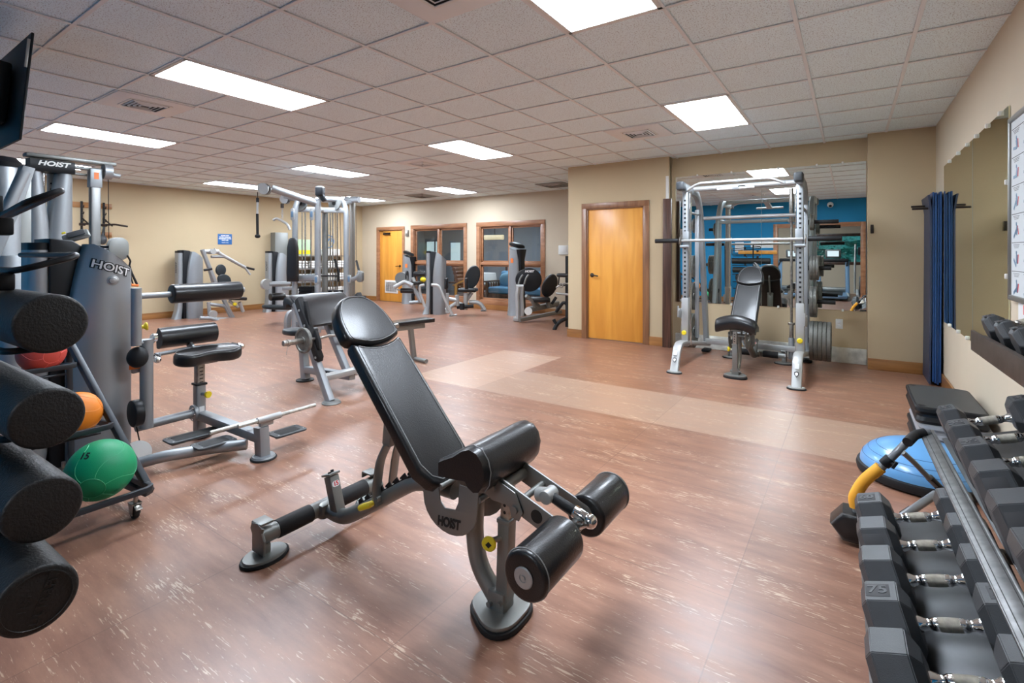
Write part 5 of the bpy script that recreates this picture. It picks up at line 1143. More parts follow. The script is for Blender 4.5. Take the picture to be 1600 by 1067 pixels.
g = G(); q = at(351, 441, x=XP_+.02); g.prism(rrect(.26, .34, .11, 6), q, Y, V((0, -.2, 1)), .06, bev=.02, seg=3); part(g, 'back_pad', VINYLG, SP)
g = G(); q = at(368, 466, x=XP_+.05); g.box(q, (.35, .32, .07), rot=M4.Rotation(-.1, 4, 'X'), bev=.02); part(g, 'seat_pad', DWOOD if False else VINYL, SP)
g = G(); line(g, [(374, 472), (380, 487)], .035, x=XP_+.05); line(g, [(358, 470), (372, 480)], .03, x=XP_+.05); part(g, 'seat_lever', LIGHTM, SP)
q = at(366, 475, x=XP_+.12); part(G().cyl(q, q+V((.05, 0, 0)), .035, seg=16, bev=.008), 'pull_knob', YEL, SP)
# ---- leg extension with tower further along the left wall
LE = thing('leg_extension_machine', 'grey seated leg machine with tower by the left wall, left of the cable tower', 'weight machine', (-10.5, 6.3, 0))
tq = at(418, 487, z=0); tower(LE, tq.x+.1, tq.y-.02, h=1.40, k=1.0)
XE = -9.2
g = G(); line(g, [(419, 444), (452, 443)], .055, x=XE); part(g, 'cross_tube', SILVER, LE)
g = G(); q = at(417, 444, x=XE); g.cyl(q-V((.04, .01, 0)), q+V((.04, -.01, 0)), .10, seg=24); part(g, 'cam_disc', LIGHTM, LE)
g = G(); g.cyl(at(422, 464, x=XE), at(444, 463, x=XE), .075, seg=24, bev=.015); part(g, 'roll_pad', VINYL, LE)
q = at(450, 465, x=XE); part(G().cyl(at(444, 463, x=XE), at(462, 464, x=XE), .03, seg=12), 'roll_axle', LIGHTM, LE); part(G().cyl(q, q+V((.06, -.03, 0)), .035, seg=16, bev=.006), 'pull_knob', YEL, LE)
g = G(); q = at(435, 480, x=XE+.1); g.prism([(.24*math.cos(a), .30*math.sin(a)) for a in [2*PI*i/28 for i in range(28)]], q, X, V((0, 1, -.12)), .08, bev=.03, seg=3); part(g, 'seat_pad', VINYLG, LE)
g = G(); line(g, [(462, 487), (452, 489), (449, 500), (449, 518)], 0, rect=(.09, .09), up=X, x=-8.0, fillet=.15); line(g, [(446, 519), (462, 519)], .03, x=-8.0); line(g, [(449, 513), (466, 513)], .04, x=-8.0); part(g, 'leg_frame', SILVER, LE)
# ---- multi station cable tower
MT = thing('cable_tower', 'tall silver multi station cable tower with arched frame and two pulley arms', 'weight machine', (-7.9, 5.4, 0))
def vert(g, px, D, ztop, r, rect=None, z0=.02):
    q = at(px, 397, D=D); return g.tube([(q.x, q.y, z0), (q.x, q.y, ztop)], r, seg=14, rect=rect, up=Y)
ht = lambda py, D: CAMH+(HORIZ-py)/FPX*D
g = G(); line(g, [(460, 520, 8.4), (461, 325, 8.4), (467, 309, 8.45), (486, 312, 8.4), (496, 318, 8.3)], .045, seg=14, fillet=.25); part(g, 'left_upright', SILVER, MT)
g = G(); vert(g, 496.5, 8.3, ht(312, 8.3), .050); g.sph(at(496.5, 312, D=8.3), .052); part(g, 'front_upright', SILVER, MT)
g = G(); line(g, [(541, 508, 8.9), (541, 330, 8.9), (535, 312, 8.9), (505, 311, 8.6)], .048, seg=14, fillet=.4); part(g, 'right_upright', SILVER, MT)
g = G(); vert(g, 508, 9.0, ht(330, 9), .055); part(g, 'centre_column', SILVER2, MT)
g = G(); vert(g, 550.5, 9.7, ht(312, 9.7), 0, rect=(.07, .09)); part(g, 'rear_column', ALU, MT)
g = G(); line(g, [(540, 312, 9.6), (561, 312, 9.5)], .055, seg=14); line(g, [(530, 320, 9.3), (551, 315, 9.6)], .04); part(g, 'rear_arm', SILVER, MT)
g = G(); line(g, [(463, 327, 8.5), (541, 329, 8.9)], 0, rect=(.06, .09)); line(g, [(496, 327, 8.3), (508, 330, 9.0)], .04); part(g, 'cross_beam', SILVER, MT)
g = G(); line(g, [(460, 435, 8.4), (498, 433, 8.3)], 0, rect=(.08, .11)); line(g, [(461, 450, 8.4), (443, 451, 8.5)], 0, rect=(.06, .06)); part(g, 'pad_beam', SILVER, MT)
g = G(); line(g, [(494, 318, 8.3), (424, 294, 7.9)], .058, seg=16); part(g, 'long_arm', SILVER, MT)
g = G(); line(g, [(470, 312, 8.9), (446, 308, 9.0)], .045, seg=14); part(g, 'short_arm', SILVER, MT)
for (px, py, D, R_) in ((413, 295, 7.85, .105), (445, 312, 9.0, .085)):
    q = at(px, py, D=D); n_ = V((.3, -.95, 0)).normalized(); g = G(); pl = [(R_*1.05*math.cos(a), R_*.85*math.sin(a)+.2*R_*math.cos(a)) for a in [2*PI*i/28 for i in range(28)]]
    for s in (-.03, .03): g.prism(pl, q+n_*s, n_.cross(Z), Z, .006, bev=.001, seg=1)
    part(g, 'pulley_cheek', LIGHTM, MT); part(G().cyl(q-n_*.02, q+n_*.02, R_*.8, seg=24), 'pulley', PLAST, MT)
for (px, py, D) in ((470, 318, 8.5), (523, 318, 8.8)):
    q = at(px, py, D=D); n_ = V((.3, -.95, 0)).normalized(); g = G(); g.lathe([(0, -.02), (.12, -.02), (.12, .02), (0, .02)], q, n_, 28); g.slot = 1; g.cyl(q-n_*(-.022), q+n_*.03, .035, seg=12); part(g, 'side_pulley', [SILVER2, INKK], MT)
q = at(500, 299, D=8.3); part(G().box(q, (.13, .13, .17), M4.Rotation(.5, 4, 'Z'), bev=.03, seg=3).beam(q, at(507, 314, D=8.3), .07, .07), 'pulley_block', PLAST, MT)
for (px, py, D) in ((459, 335, 8.35), (489, 335, 8.25), (496, 437, 8.2), (547, 436, 8.8)):
    q = at(px, py, D=D); n_ = V((.3, -.95, 0)).normalized(); part(G().prism(rrect(.075, .20 if py < 400 else .15, .03, 4), q-n_*-.03, n_.cross(Z), V((.0, .0, 1)), .015, bev=.004), 'grip_placard', SIGNB if False else LIGHTM, MT); part(G().prism(rrect(.045, .10, .015, 4), q-n_*-.041, n_.cross(Z), Z, .004, bev=.001), 'placard_print', TREAD, MT)
g = G()
for px, D in ((472, 8.7), (477, 8.7), (486, 8.7), (516, 9.1), (520, 9.0), (527, 9.1)):
    g = G(); vert(g, px, D, ht(332, D), .013 if px not in (472,) else .010, z0=.2); part(g, 'guide_rod', STEEL, MT)
for px, D in ((465, 8.55), (524, 9.05), (531, 9.0)):
    g = G(); q = at(px, 397, D=D); q2 = at(px+(4 if px > 530 else 0), 397, D=D); g.tube([(q.x, q.y, ht(330, D)), (q2.x, q2.y, .6)], .005, seg=6); part(g, 'cable', RUBBER, MT)
for px, D, z1 in ((481, 8.7, .72), (523, 9.1, .62), (508, 9.3, .55)):
    q = at(px, 397, D=D); g = G()
    for k in range(int(z1/.05)): g.box((q.x, q.y, .10+k*.05), (.24, .20, .046), M4.Rotation(.5, 4, 'Z'), bev=.004, seg=1)
    w_ = part(g, 'weight_stack', PLAST, MT); w_['kind'] = 'stuff'
q = at(457.5, 406, D=8.25); g = G(); g.prism([(-.09, -.36), (.09, -.36), (.095, -.2), (.085, .2), (.06, .34), (.03, .365), (-.03, .365), (-.06, .34), (-.085, .2), (-.095, -.2)], q, V((.75, .66, 0)), Z, .10, bev=.03, seg=4); part(g, 'back_pad', VINYL, MT, ang=60)
g = G(); line(g, [(544, 436, 8.9), (552, 437, 8.85), (559, 433, 8.8), (563, 424, 8.8)], .04, seg=12); part(g, 'swing_arm', SILVER, MT)
q = at(563, 432, D=8.8); part(G().prism(rrect(.11, .20, .05, 5), q, V((.9, .4, 0)), Z, .08, bev=.01), 'pulley_housing', SILVER2, MT)
g = G(); line(g, [(556, 316, 9.5), (557, 408, 9.3)], .004, seg=6); part(g, 'cable', BRONZE, MT)
g = G(); line(g, [(557, 408, 9.3), (562, 428, 8.9)], .022); part(g, 'hand_grip', RUBBER, MT)
g = G(); line(g, [(523, 405, 9.0), (529, 425, 9.0), (529, 440, 9.0)], .02, fillet=.05); line(g, [(500, 431, 8.8), (529, 431, 9.0)], .015); part(g, 'black_lever', RUBBER, MT)
g = G(); line(g, [(460, 519, 8.4), (500, 512, 8.8), (541, 508, 8.9)], 0, rect=(.09, .08)); line(g, [(500, 512, 8.8), (550, 500, 9.7)], 0, rect=(.09, .08)); part(g, 'floor_frame', SILVER, MT)
tr = thing('triceps_rope', 'black braided rope hanging from the long arm of the cable tower', 'cable attachment', at(402, 340, D=7.8))
g = G(); line(g, [(402.5, 300, 7.8), (402.5, 309, 7.8)], .006, seg=6); part(g, 'cable_end', BRONZE, tr)
g = G(); line(g, [(402.5, 309, 7.8), (402.5, 316, 7.8)], .022); part(g, 'stop_ball', RUBBER, tr)
g = G(); line(g, [(402.5, 316, 7.8), (402, 334, 7.8)], .016, seg=8); part(g, 'snap_link', LIGHTM, tr)
g = G(); line(g, [(402, 334, 7.8), (402.5, 366, 7.8)], .020, seg=10); q = at(402.5, 369, D=7.8); g.sph(q, .042, sc=(1, 1, .75), seg=16); part(g, 'rope', ROPE, tr)
lb_ = thing('lat_bar', 'white angled lat bar hanging from the short arm of the cable tower', 'cable attachment', at(441, 342, D=9))
g = G(); line(g, [(441, 318, 9), (441, 325, 9)], .028); part(g, 'stop_ball', BRONZE, lb_)
g = G()
for k in range(5): q = at(441, 327+k*3.2, D=9); g.torus(q, V((1, .6, 0)) if k % 2 else V((.6, -1, 0)), .018, .005, seg=12, rs=5)
part(g, 'chain', LIGHTM, lb_)
g = G(); line(g, [(427, 344, 9.1), (432, 341, 9.1), (441, 345, 9), (449, 350, 8.9), (453, 359, 8.9)], .022, fillet=.06); part(g, 'bar', LIGHTM, lb_)
# ---- storage shelf with towels behind the cable tower
SH = thing('towel_shelf', 'grey shelving unit against the left wall seen through the cable tower', 'shelf', (-11.5, 8.0, 0))
ys0, ys1 = 7.15, 8.75
g = G()
for yy in (ys0, ys1):
    for xx in (-11.75, -11.35): g.box((xx, yy, .64), (.04, .04, 1.28), bev=.003)
part(g, 'shelf_post', ALU, SH)
for z_ in (.25, .62, .95, 1.28): part(G().box((-11.55, (ys0+ys1)/2, z_), (.44, ys1-ys0, .03), bev=.003), 'shelf_board', ALU, SH)
rg = random.Random(5)
for j, z_ in enumerate((.265, .635, .965)):
    for k in range(4):
        o = thing('folded_towels', 'stack of folded white towels, %s on the %s board of the shelf' % (('first', 'second', 'third', 'last')[k], ('bottom', 'middle', 'upper')[j]), 'towels', (-11.5, 7.35+k*.39, z_), group='towel stacks on the shelf')
        for i in range(3): part(G().box((-11.5+rg.uniform(-.01, .01), 7.35+k*.39, z_+.035+.062*i), (.30, .30, .060), bev=.024, seg=3), 'towel', WHT, o)
o = thing('display_box', 'green and yellow box standing on top of the shelf behind the cable tower', 'box', (-11.5, 7.42, 1.295))
part(G().box((-11.5, 7.42, 1.50), (.2, .34, .40), bev=.006), 'box_body', mk('pale_green_card', (.45, .62, .40), .6), o); part(G().box((-11.397, 7.42, 1.38), (.004, .34, .10), bev=0), 'yellow_band', YEL, o)
o = part(G().box((-11.5, 8.2, 1.38), (.3, .5, .17), bev=.02), 'white_bin', WHT, base=(-11.5, 8.2, 1.3)); tag(o, 'white bin on top of the shelf, right of the green box', 'bin')
o = part(G().box((XL+.11, 6.93, .93), (.2, .34, 1.86), bev=.006), 'locker', SILVER2, base=(XL+.11, 6.93, 0)); tag(o, 'narrow grey locker against the left wall behind the black back pad', 'locker')
# ---- wedge shaped towers of the seated machines by the windows
def wedge(t_, x, y, h, rot, k=1.0):
    Rm = M4.Translation((x, y, 0)) @ M4.Rotation(rot, 4, 'Z'); P = lambda a, b, c: Rm @ V((a*k, b*k, c))
    rings = []
    for z, w_, fl in ((0, 1, .04), (.04, 1, .03), (.2, 1, .01), (.6, 1, 0), (1.0, .95, 0), (h-.22, .84, 0), (h-.06, .80, 0)):
        r_ = []
        for i in range(12): q = i/11; a = -.5+q; r_.append(P(a*.30*w_, -.10*math.cos(a*PI*.9)-fl-.05, z if z < h-.1 else z-.10*(q)))
        for i in range(11, -1, -1): q = i/11; a = -.5+q; r_.append(P(a*.27*w_, .10, z if z < h-.1 else z-.10*q))
        rings.append(r_)
    part(G().loft(rings), 'shroud', SILVER, t_, ang=50)
    part(G().loft([[P(a, b, c-.32*(a-.05)) for a, b in rrect(.30, .30, .12, 5, .03)] for c in (h-.06, h-.02)]+[[P(a, b, h+.005-.32*(a-.05)) for a, b in rrect(.24, .24, .10, 5, .03)]]), 'console_top', PLAST, t_, ang=50)
    part(G().box(P(.03, -.02, h+.0), (.12*k, .10*k, .02), Rm.to_3x3().to_4x4() @ M4.Rotation(.3, 4, 'Y'), bev=.004), 'display', SCREEN, t_)
    part(G().loft([[P(.155+a*w_, b*w_, z) for a, b in rrect(.13, .18, .03, 3)] for z, w_ in ((0, 1), (.5, .8), (h-.35, .7), (h-.12, 1.1))]), 'rear_mast', PLAST, t_)
    part(G().box(P(.03, -.152, h-.36), (.07*k, .006, .10), Rm.to_3x3().to_4x4(), bev=0), 'orange_label', LABELO, t_)
    return P
CU = thing('leg_curl_machine', 'grey leg curl machine in front of the far wooden door and left window', 'weight machine', (-9.3, 8.8, 0))
wq = at(638, 474, z=0); wedge(CU, wq.x, wq.y, 1.38, .25)
Dc = 11.9
for (a, b) in (((647, 428), (664, 428)), ((626, 454), (647, 454.5))): part(G().cyl(at(*a, D=Dc), at(*b, D=Dc), .062, seg=22, bev=.012), 'roll_pad', VINYL, CU)
q = at(627, 435, D=Dc); n_ = V((.5, -.85, 0)); part(G().cyl(q-n_*.05, q+n_*.02, .15, seg=28), 'cam_disc', SILVER2, CU); part(G().cyl(at(635, 432, D=Dc+.1), at(637, 432, D=Dc+.1), .14, seg=24), 'rear_disc', RUBBER, CU)
g = G(); line(g, [(616, 449), (632, 440), (645, 446)], .05, D=Dc-.1); line(g, [(620, 452), (630, 455)], .02, D=Dc); line(g, [(645, 433), (650, 447), (640, 446)], .04, D=Dc); part(g, 'lever_arm', LIGHTM, CU)
part(G().box(at(652, 442, D=Dc), (.30, .24, .07), bev=.02), 'seat_pad', VINYL, CU)
g = G(); line(g, [(645, 447), (655, 466), (658, 472)], .05, D=Dc); line(g, [(640, 473), (660, 471)], .04, D=Dc+.2); part(g, 'base_frame', SILVER, CU)
q = at(661, 437, D=Dc); part(G().sph(q, .07, seg=16), 'yellow_knob', YEL, CU)
AD = thing('hip_adductor_machine', 'grey hip machine with an oval back pad and slim central tower between the windows', 'weight machine', (-7.2, 8.4, 0))
tq = at(666, 491, z=0); tower(AD, tq.x, tq.y, h=1.40, rot=-PI/4+.0, k=1.0)
g = G(); line(g, [(663, 445), (656, 446), (656, 458), (664, 480)], .028, D=10.4, fillet=.15); line(g, [(674, 445), (686, 446), (695, 468), (707, 492)], .03, D=10.2, fillet=.25); part(g, 'hoop_frame', LIGHTM, AD)
g = G(); line(g, [(702, 493), (714, 492)], .02, D=10.2); part(g, 'hoop_foot', SILVER2, AD)
q = at(738, 433, D=10.9); u_ = V((.62, .45, .0)).normalized(); part(G().prism([(.165*math.cos(a), .265*math.sin(a)) for a in [2*PI*i/36 for i in range(36)]], q, u_, V((.25, .0, 1)), .08, bev=.028, seg=4), 'back_pad', VINYLG, AD, ang=60)
for (px, py) in ((697.5, 443), (729, 443)): q = at(px, py, D=10.5); part(G().box(q, (.06, .12, .24), M4.Rotation(.4, 4, 'Z'), bev=.02, seg=3), 'knee_pad', VINYL, AD)
q = at(731, 453, D=10.8); part(G().box(q, (.40, .34, .08), M4.Rotation(.5, 4, 'Z'), bev=.025, seg=3), 'seat_pad', VINYL, AD)
g = G(); line(g, [(697, 484), (714, 473), (722, 476)], .045, D=10.6, fillet=.2); line(g, [(733, 472), (749, 472), (757, 484)], .045, D=10.8, fillet=.2); line(g, [(728, 458), (727, 484)], .05, D=10.7); line(g, [(737, 457), (728, 470)], .045, D=10.8); line(g, [(714, 461), (715, 478)], .04, D=10.5); line(g, [(700, 467), (716, 469)], .04, D=10.5); line(g, [(699, 458), (699, 488)], .035, D=10.3); line(g, [(696, 487), (702, 488)], .03, D=10.3); part(g, 'seat_frame', LIGHTM, AD)
g = G(); line(g, [(751, 485), (760, 485)], .022, D=10.8); part(g, 'rear_foot', SILVER2, AD)
g = G(); line(g, [(714, 480), (740, 478)], .04, D=10.6); line(g, [(722, 474), (722, 484)], .05, D=10.5); part(g, 'foot_bar', RUBBER, AD)
LP = thing('leg_press_machine', 'grey seated leg press with round black guard before the right interior window', 'weight machine', (-5.3, 8.4, 0))
wq = at(806, 492, z=0); wedge(LP, wq.x, wq.y, 1.55, -.15, k=1.05)
Dp = 9.75; q = at(827, 437, D=Dp); uL = V((.83, .56, 0)).normalized()
gd = part(G().prism([(.245*math.cos(a)*(1.12 if math.cos(a) < 0 else 1), .235*math.sin(a)*(1 if math.sin(a) < .8 else .97)) for a in [2*PI*i/40 for i in range(40)]], q, uL, Z, .10, bev=.02, seg=3), 'round_guard', PLAST, LP, ang=50)
n_ = uL.cross(Z); part(G().text('HOIST', q+n_*.052+V((0, 0, .165)), uL, Z, .038, depth=.001, shear=.2, bold=.003, sx=1.1), 'lettering', LABELW, gd)
g = G(); line(g, [(806, 447), (818, 447)], .035, D=Dp-.25); line(g, [(810, 448), (808, 462), (809, 478), (809, 497)], 0, rect=(.07, .06), up=X, D=Dp-.3); line(g, [(816, 448), (815, 462), (816, 478), (816, 494)], 0, rect=(.05, .06), up=X, D=Dp-.25); part(g, 'link_arm', LIGHTM, LP)
g = G()
for px in (813, 822): line(g, [(px-3, 444), (px, 434), (px+4, 429)], .017, D=Dp-.2)
part(g, 'guard_brace', SILVER2, LP)
q = at(808, 498, z=.05); part(G().box(q, (.12, .16, .09), M4.Rotation(.3, 4, 'Z'), bev=.02), 'foot_block', LIGHTM, LP)
q = at(858.5, 447, D=9.9); part(G().prism([(.155*math.cos(a), .25*math.sin(a)*(1 if math.sin(a) > 0 else .9)) for a in [2*PI*i/36 for i in range(36)]], q, V((.62, .6, 0)).normalized(), V((.30, .0, 1)).normalized(), .08, bev=.028, seg=4), 'back_pad', VINYL, LP, ang=60)
q = at(844, 468, D=9.8); part(G().box(q, (.38, .32, .09), M4.Rotation(.6, 4, 'Z'), bev=.025, seg=3), 'seat_pad', VINYL, LP)
g = G(); line(g, [(812, 500, 9.6), (876, 487, 10.3)], 0, rect=(.08, .07)); line(g, [(826, 484, 9.7), (871, 474, 10.2)], 0, rect=(.12, .10)); line(g, [(822, 462, 9.6), (842, 478, 9.8)], .035); line(g, [(856, 470, 9.9), (858, 480, 9.9)], .05); line(g, [(829, 466, 9.6), (836, 480, 9.7)], .03); line(g, [(871, 475, 10.2), (872, 489, 10.3)], .04); part(g, 'rail_frame', SILVER2, LP)
q = at(825.5, 486, D=9.55); part(G().cyl(q, q+V((.35, -.65, 0)).normalized()*.02, .075, seg=26), 'white_pulley', WHT, LP)
g = G(); line(g, [(862, 475, 9.9), (869, 464, 9.9)], .03); part(g, 'hand_grip', RUBBER, LP)
# ---- accessory rack cut by the storage wall corner
AR = thing('accessory_stand', 'black stand holding cable attachments, half hidden by the storage wall corner', 'stand', (-4.2, 7.8, 0))
g = G(); vert(g, 886, 8.95, ht(400, 8.95), 0, rect=(.05, .05)); line(g, [(866, 516, 8.75), (870, 506, 8.75), (880, 499, 8.8), (890, 497, 8.9)], .035, fillet=.1); line(g, [(864, 516, 8.75), (869, 517, 8.75)], .03); line(g, [(868, 505, 8.75), (865, 499, 8.75)], .03); line(g, [(869, 487, 9.1), (881, 471, 9.0), (888, 478, 9.0)], .03); part(g, 'stand_frame', RUBBER, AR)
for i, (py, w_, nm) in enumerate(((430, .24, 'black padded attachment, top item on the accessory stand'), (447, .18, 'steel hook handle on the middle of the accessory stand'), (459, .26, 'pale bar handle, lowest on the accessory stand'))):
    q = at(880, py, D=8.85)
    if i == 0: o = part(G().box(q, (w_, .10, .07), bev=.03, seg=3).tube([q+V((-.08, 0, -.03)), q+V((-.10, 0, -.18)), q+V((.06, 0, -.18)), q+V((.08, 0, -.03))], .012, fillet=.03), 'cable_attachment', [VINYL], base=q)
    elif i == 1: o = part(G().tube([q+V((-.14, 0, -.03)), q+V((.02, 0, .05)), q+V((.10, 0, .05))], .015).torus(q+V((-.03, -.02, .01)), Y, .035, .01), 'cable_attachment', STEEL, base=q)
    else: o = part(G().cyl(q-V((.14, 0, 0)), q+V((.12, 0, -.01)), .02, bev=.004), 'cable_attachment', ALU, base=q)
    tag(o, nm, 'cable attachment')
# ================================================================== LOUNGE BEHIND THE INTERIOR WINDOWS
LY = YF+.12
slab('wall_lounge_back', -13.5, -3.5, LY+4.2, LY+4.3, 0, CH+.02, GREYW); slab('wall_lounge_left', -13.6, -13.5, LY, LY+4.3, 0, CH+.02, GREYW); slab('wall_lounge_right', -3.6, -3.5, LY, LY+4.3, 0, CH+.02, GREYW)
slab('floor_lounge', -13.6, -3.5, LY-.12, LY+4.3, -.06, .004, mk('dark_carpet', (.10, .085, .08), .95)); slab('ceiling_lounge', -13.6, -3.5, LY, LY+4.3, CH, CH+.08, mk('lounge_ceiling', (.40, .40, .42), .9))
for (x0, x1, z0, z1, nm) in ((-13.35, -12.98, 1.05, 1.80, 0), (-12.90, -12.75, 1.05, 1.80, 1), (-12.15, -11.70, 1.05, 1.75, 2)):
    y_ = LY+4.19; t_ = struct(G().box(((x0+x1)/2, y_, (z0+z1)/2), (x1-x0+.14, .03, z1-z0+.14), bev=.004), 'window_%d' % (5+nm), GREYW)
    struct(G().box(((x0+x1)/2, y_-.02, (z0+z1)/2), (x1-x0, .01, z1-z0), bev=0), 'pane', DAYP, parent=t_)
t_ = thing('pendant_light', 'long glowing pendant lamp in the lounge behind the right interior window', 'lamp', (-9.0, LY+2.6, 1.9))
part(G().box((-9.03, LY+2.6, 1.84), (.72, .12, .15), bev=.03), 'shade', mk('warm_glass_lamp', (.5, .42, .28), .5, emit=(1, .78, .45), es=.45), t_); part(G().tube([(-9.0, LY+2.6, 1.9), (-9.0, LY+2.6, CH)], .008), 'cord', BRONZE, t_)
def sofa(x, y, label):
    t_ = thing('sofa', label, 'sofa', (x, y, 0))
    f = G(); 
    for sx in (-.95, .95):
        for sy in (-.35, .35): f.box((x+sx, y+sy, .3), (.07, .07, .6), bev=.005)
        f.box((x+sx, y, .60), (.11, .85, .04), bev=.006)
        for k in range(6): f.box((x+sx, y-.28+k*.11, .36), (.03, .05, .42), bev=.003)
    f.box((x, y-.33, .22), (1.9, .04, .14), bev=.005); f.box((x, y+.36, .45), (1.9, .04, .5), bev=.005)
    part(f, 'wooden_frame', DWOOD, t_)
    for k in (-.46, .46): part(G().box((x+k, y-.05, .38), (.90, .68, .17), bev=.05, seg=4), 'seat_cushion', SOFAB, t_); part(G().box((x+k, y+.24, .64), (.88, .20, .46), M4.Rotation(-.2, 4, 'X'), bev=.07, seg=4), 'back_cushion', SOFAB, t_)
sofa(-7.05, LY+1.25, 'blue cushioned sofa with a slatted dark wooden frame behind the right window')
for i, (x, y, r, lab) in enumerate(((-7.55, LY+1.22, .3, 'plump blue pillow on the left of the lounge sofa'), (-6.9, LY+1.2, -.2, 'plump blue pillow on the right of the lounge sofa'))):
    o = part(G().sph((x, y, .66), .24, sc=(1.1, .5, .78), seg=20), 'pillow', mk('pillow_blue_%d' % i, ((.16, .32, .44), (.08, .19, .33))[i], .9), base=(x, y, .66)); tag(o, lab, 'pillow')
t_ = thing('recliner', 'brown leather lounge chair with a wooden arm behind the left interior window', 'armchair', (-8.75, LY+.9, 0))
g = G()
for k in range(7): g.cyl((-8.97+.035*k, LY+.62, 1.02-.10*k), (-8.97+.035*k, LY+1.12, 1.02-.10*k), .062, seg=14, bev=.015)
part(g, 'ribbed_back', LEATH, t_); part(G().box((-8.45, LY+.87, .42), (.55, .5, .14), bev=.05, seg=4), 'seat_cushion', LEATH, t_)
part(G().beam((-8.9, LY+.56, .48), (-8.3, LY+.56, .70), .06, .03).box((-8.8, LY+.56, .28), (.06, .05, .5)).box((-8.3, LY+.56, .35), (.06, .05, .64)), 'wooden_arm', OAK, t_)
part(G().box((-8.6, LY+.87, .20), (.7, .5, .06), bev=.01).box((-8.6, LY+.87, .09), (.5, .4, .18)), 'base', DWOOD, t_)
t_ = thing('lounge_table', 'table under a white cloth in the lounge behind the left window', 'table', (-9.3, LY+2.3, 0))
part(G().lathe([(0, .76), (.45, .76), (.46, .74), (.50, .45)], (-9.3, LY+2.3, 0), seg=36), 'tablecloth', WHT, t_); part(G().cyl((-9.3, LY+2.3, 0), (-9.3, LY+2.3, .75), .05), 'pedestal', DWOOD, t_)
for i, (x, y) in enumerate(((-10.15, LY+2.1), (-8.45, LY+2.5), (-6.0, LY+2.6))):
    t_ = thing('dining_chair', ('dark wooden chair left of the clothed lounge table', 'dark wooden chair right of the clothed lounge table', 'dark wooden chair standing alone at the right of the lounge')[i], 'chair', (x, y, 0))
    part(G().box((x, y, .45), (.44, .42, .04), bev=.01), 'seat', DWOOD, t_)
    b = G(); b.box((x, y+.2, .98), (.44, .03, .08), bev=.01)
    for k in range(5): b.box((x-.16+.08*k, y+.2, .72), (.025, .02, .48), bev=.004)
    part(b, 'backrest', DWOOD, t_)
    for sx in (-.19, .19):
        for sy in (-.18, .2): part(G().box((x+sx, y+sy, .22 if sy < 0 else .5), (.04, .04, .44 if sy < 0 else 1.0), bev=.004), 'leg', DWOOD, t_)

for cx, l_ in ((-7.6, 'ceiling troffer in the lounge, glimpsed at the top of the right interior window'), (-10.2, 'ceiling troffer in the lounge behind the wooden door')): troffer(cx, LY+1.6, l_, group='lounge troffers')
# ================================================================== CARDIO ROOM BEHIND THE OPENING (seen in the mirror)
CY0 = -5.6
slab('wall_cardio_right', XR, XR+.12, CY0, YB-.1, 0, CH+.02, WALLP); slab('wall_cardio_left', -5.1, -5.0, CY0, YB-.12, 0, CH+.02, WALLP)
wall_x('wall_cardio_back', -5.1, XR, CY0, -.12, [(-1.35, .55, 1.05, 1.95)], WALLP)
cs_ = casing('window_4', -1.35, .55, CY0+.02, 1.05, 1.95, w_=.08, mat=DWOOD, sill=True, jd=-.14)
struct(G().box((-.4, CY0-.06, 1.5), (1.86, .005, .88), bev=0), 'pane', GLASS, parent=cs_)
rg = random.Random(11)
g = G()
nx, nz = 34, 20
def hp(i, j): return V((-5+10*i/nx, CY0-1.6-1.2*(j/nz)+rg.uniform(-.28, .28), -.2+3.4*j/nz+rg.uniform(-.08, .08)))
grid = [[hp(i, j) for i in range(nx+1)] for j in range(nz+1)]
g.loft(grid, cap=False, closed_u=False)
for k in range(900):
    c_ = V((rg.uniform(-3.4, 2.6), CY0-1.35-rg.uniform(0, .5), rg.uniform(.6, 2.7))); a_ = rg.uniform(0, PI); s_ = rg.uniform(.05, .11)
    R_ = M4.Rotation(a_, 4, 'Z') @ M4.Rotation(rg.uniform(-1, 1), 4, 'X')
    g.box(c_, (s_, .004, s_*.6), R_, bev=0)
o = part(g, 'hedge', LEAF, base=(0, CY0-1.6, 0), ang=10); tag(o, 'blue green leafy hedge outside the cardio room window', 'hedge', kind='stuff')
slab('ground_outside', -6, 5, CY0-5, CY0-.12, -.2, -.02, mk('grass_ground', (.06, .12, .04), .9))
for i, (cx, cy) in enumerate(((-1.17, -2.6), (-4.2, -2.6))):
    troffer(cx, cy, ('ceiling troffer over the treadmills, seen only in the big mirror', 'ceiling troffer deep in the cardio room, hidden from view')[i], group='cardio room troffers')
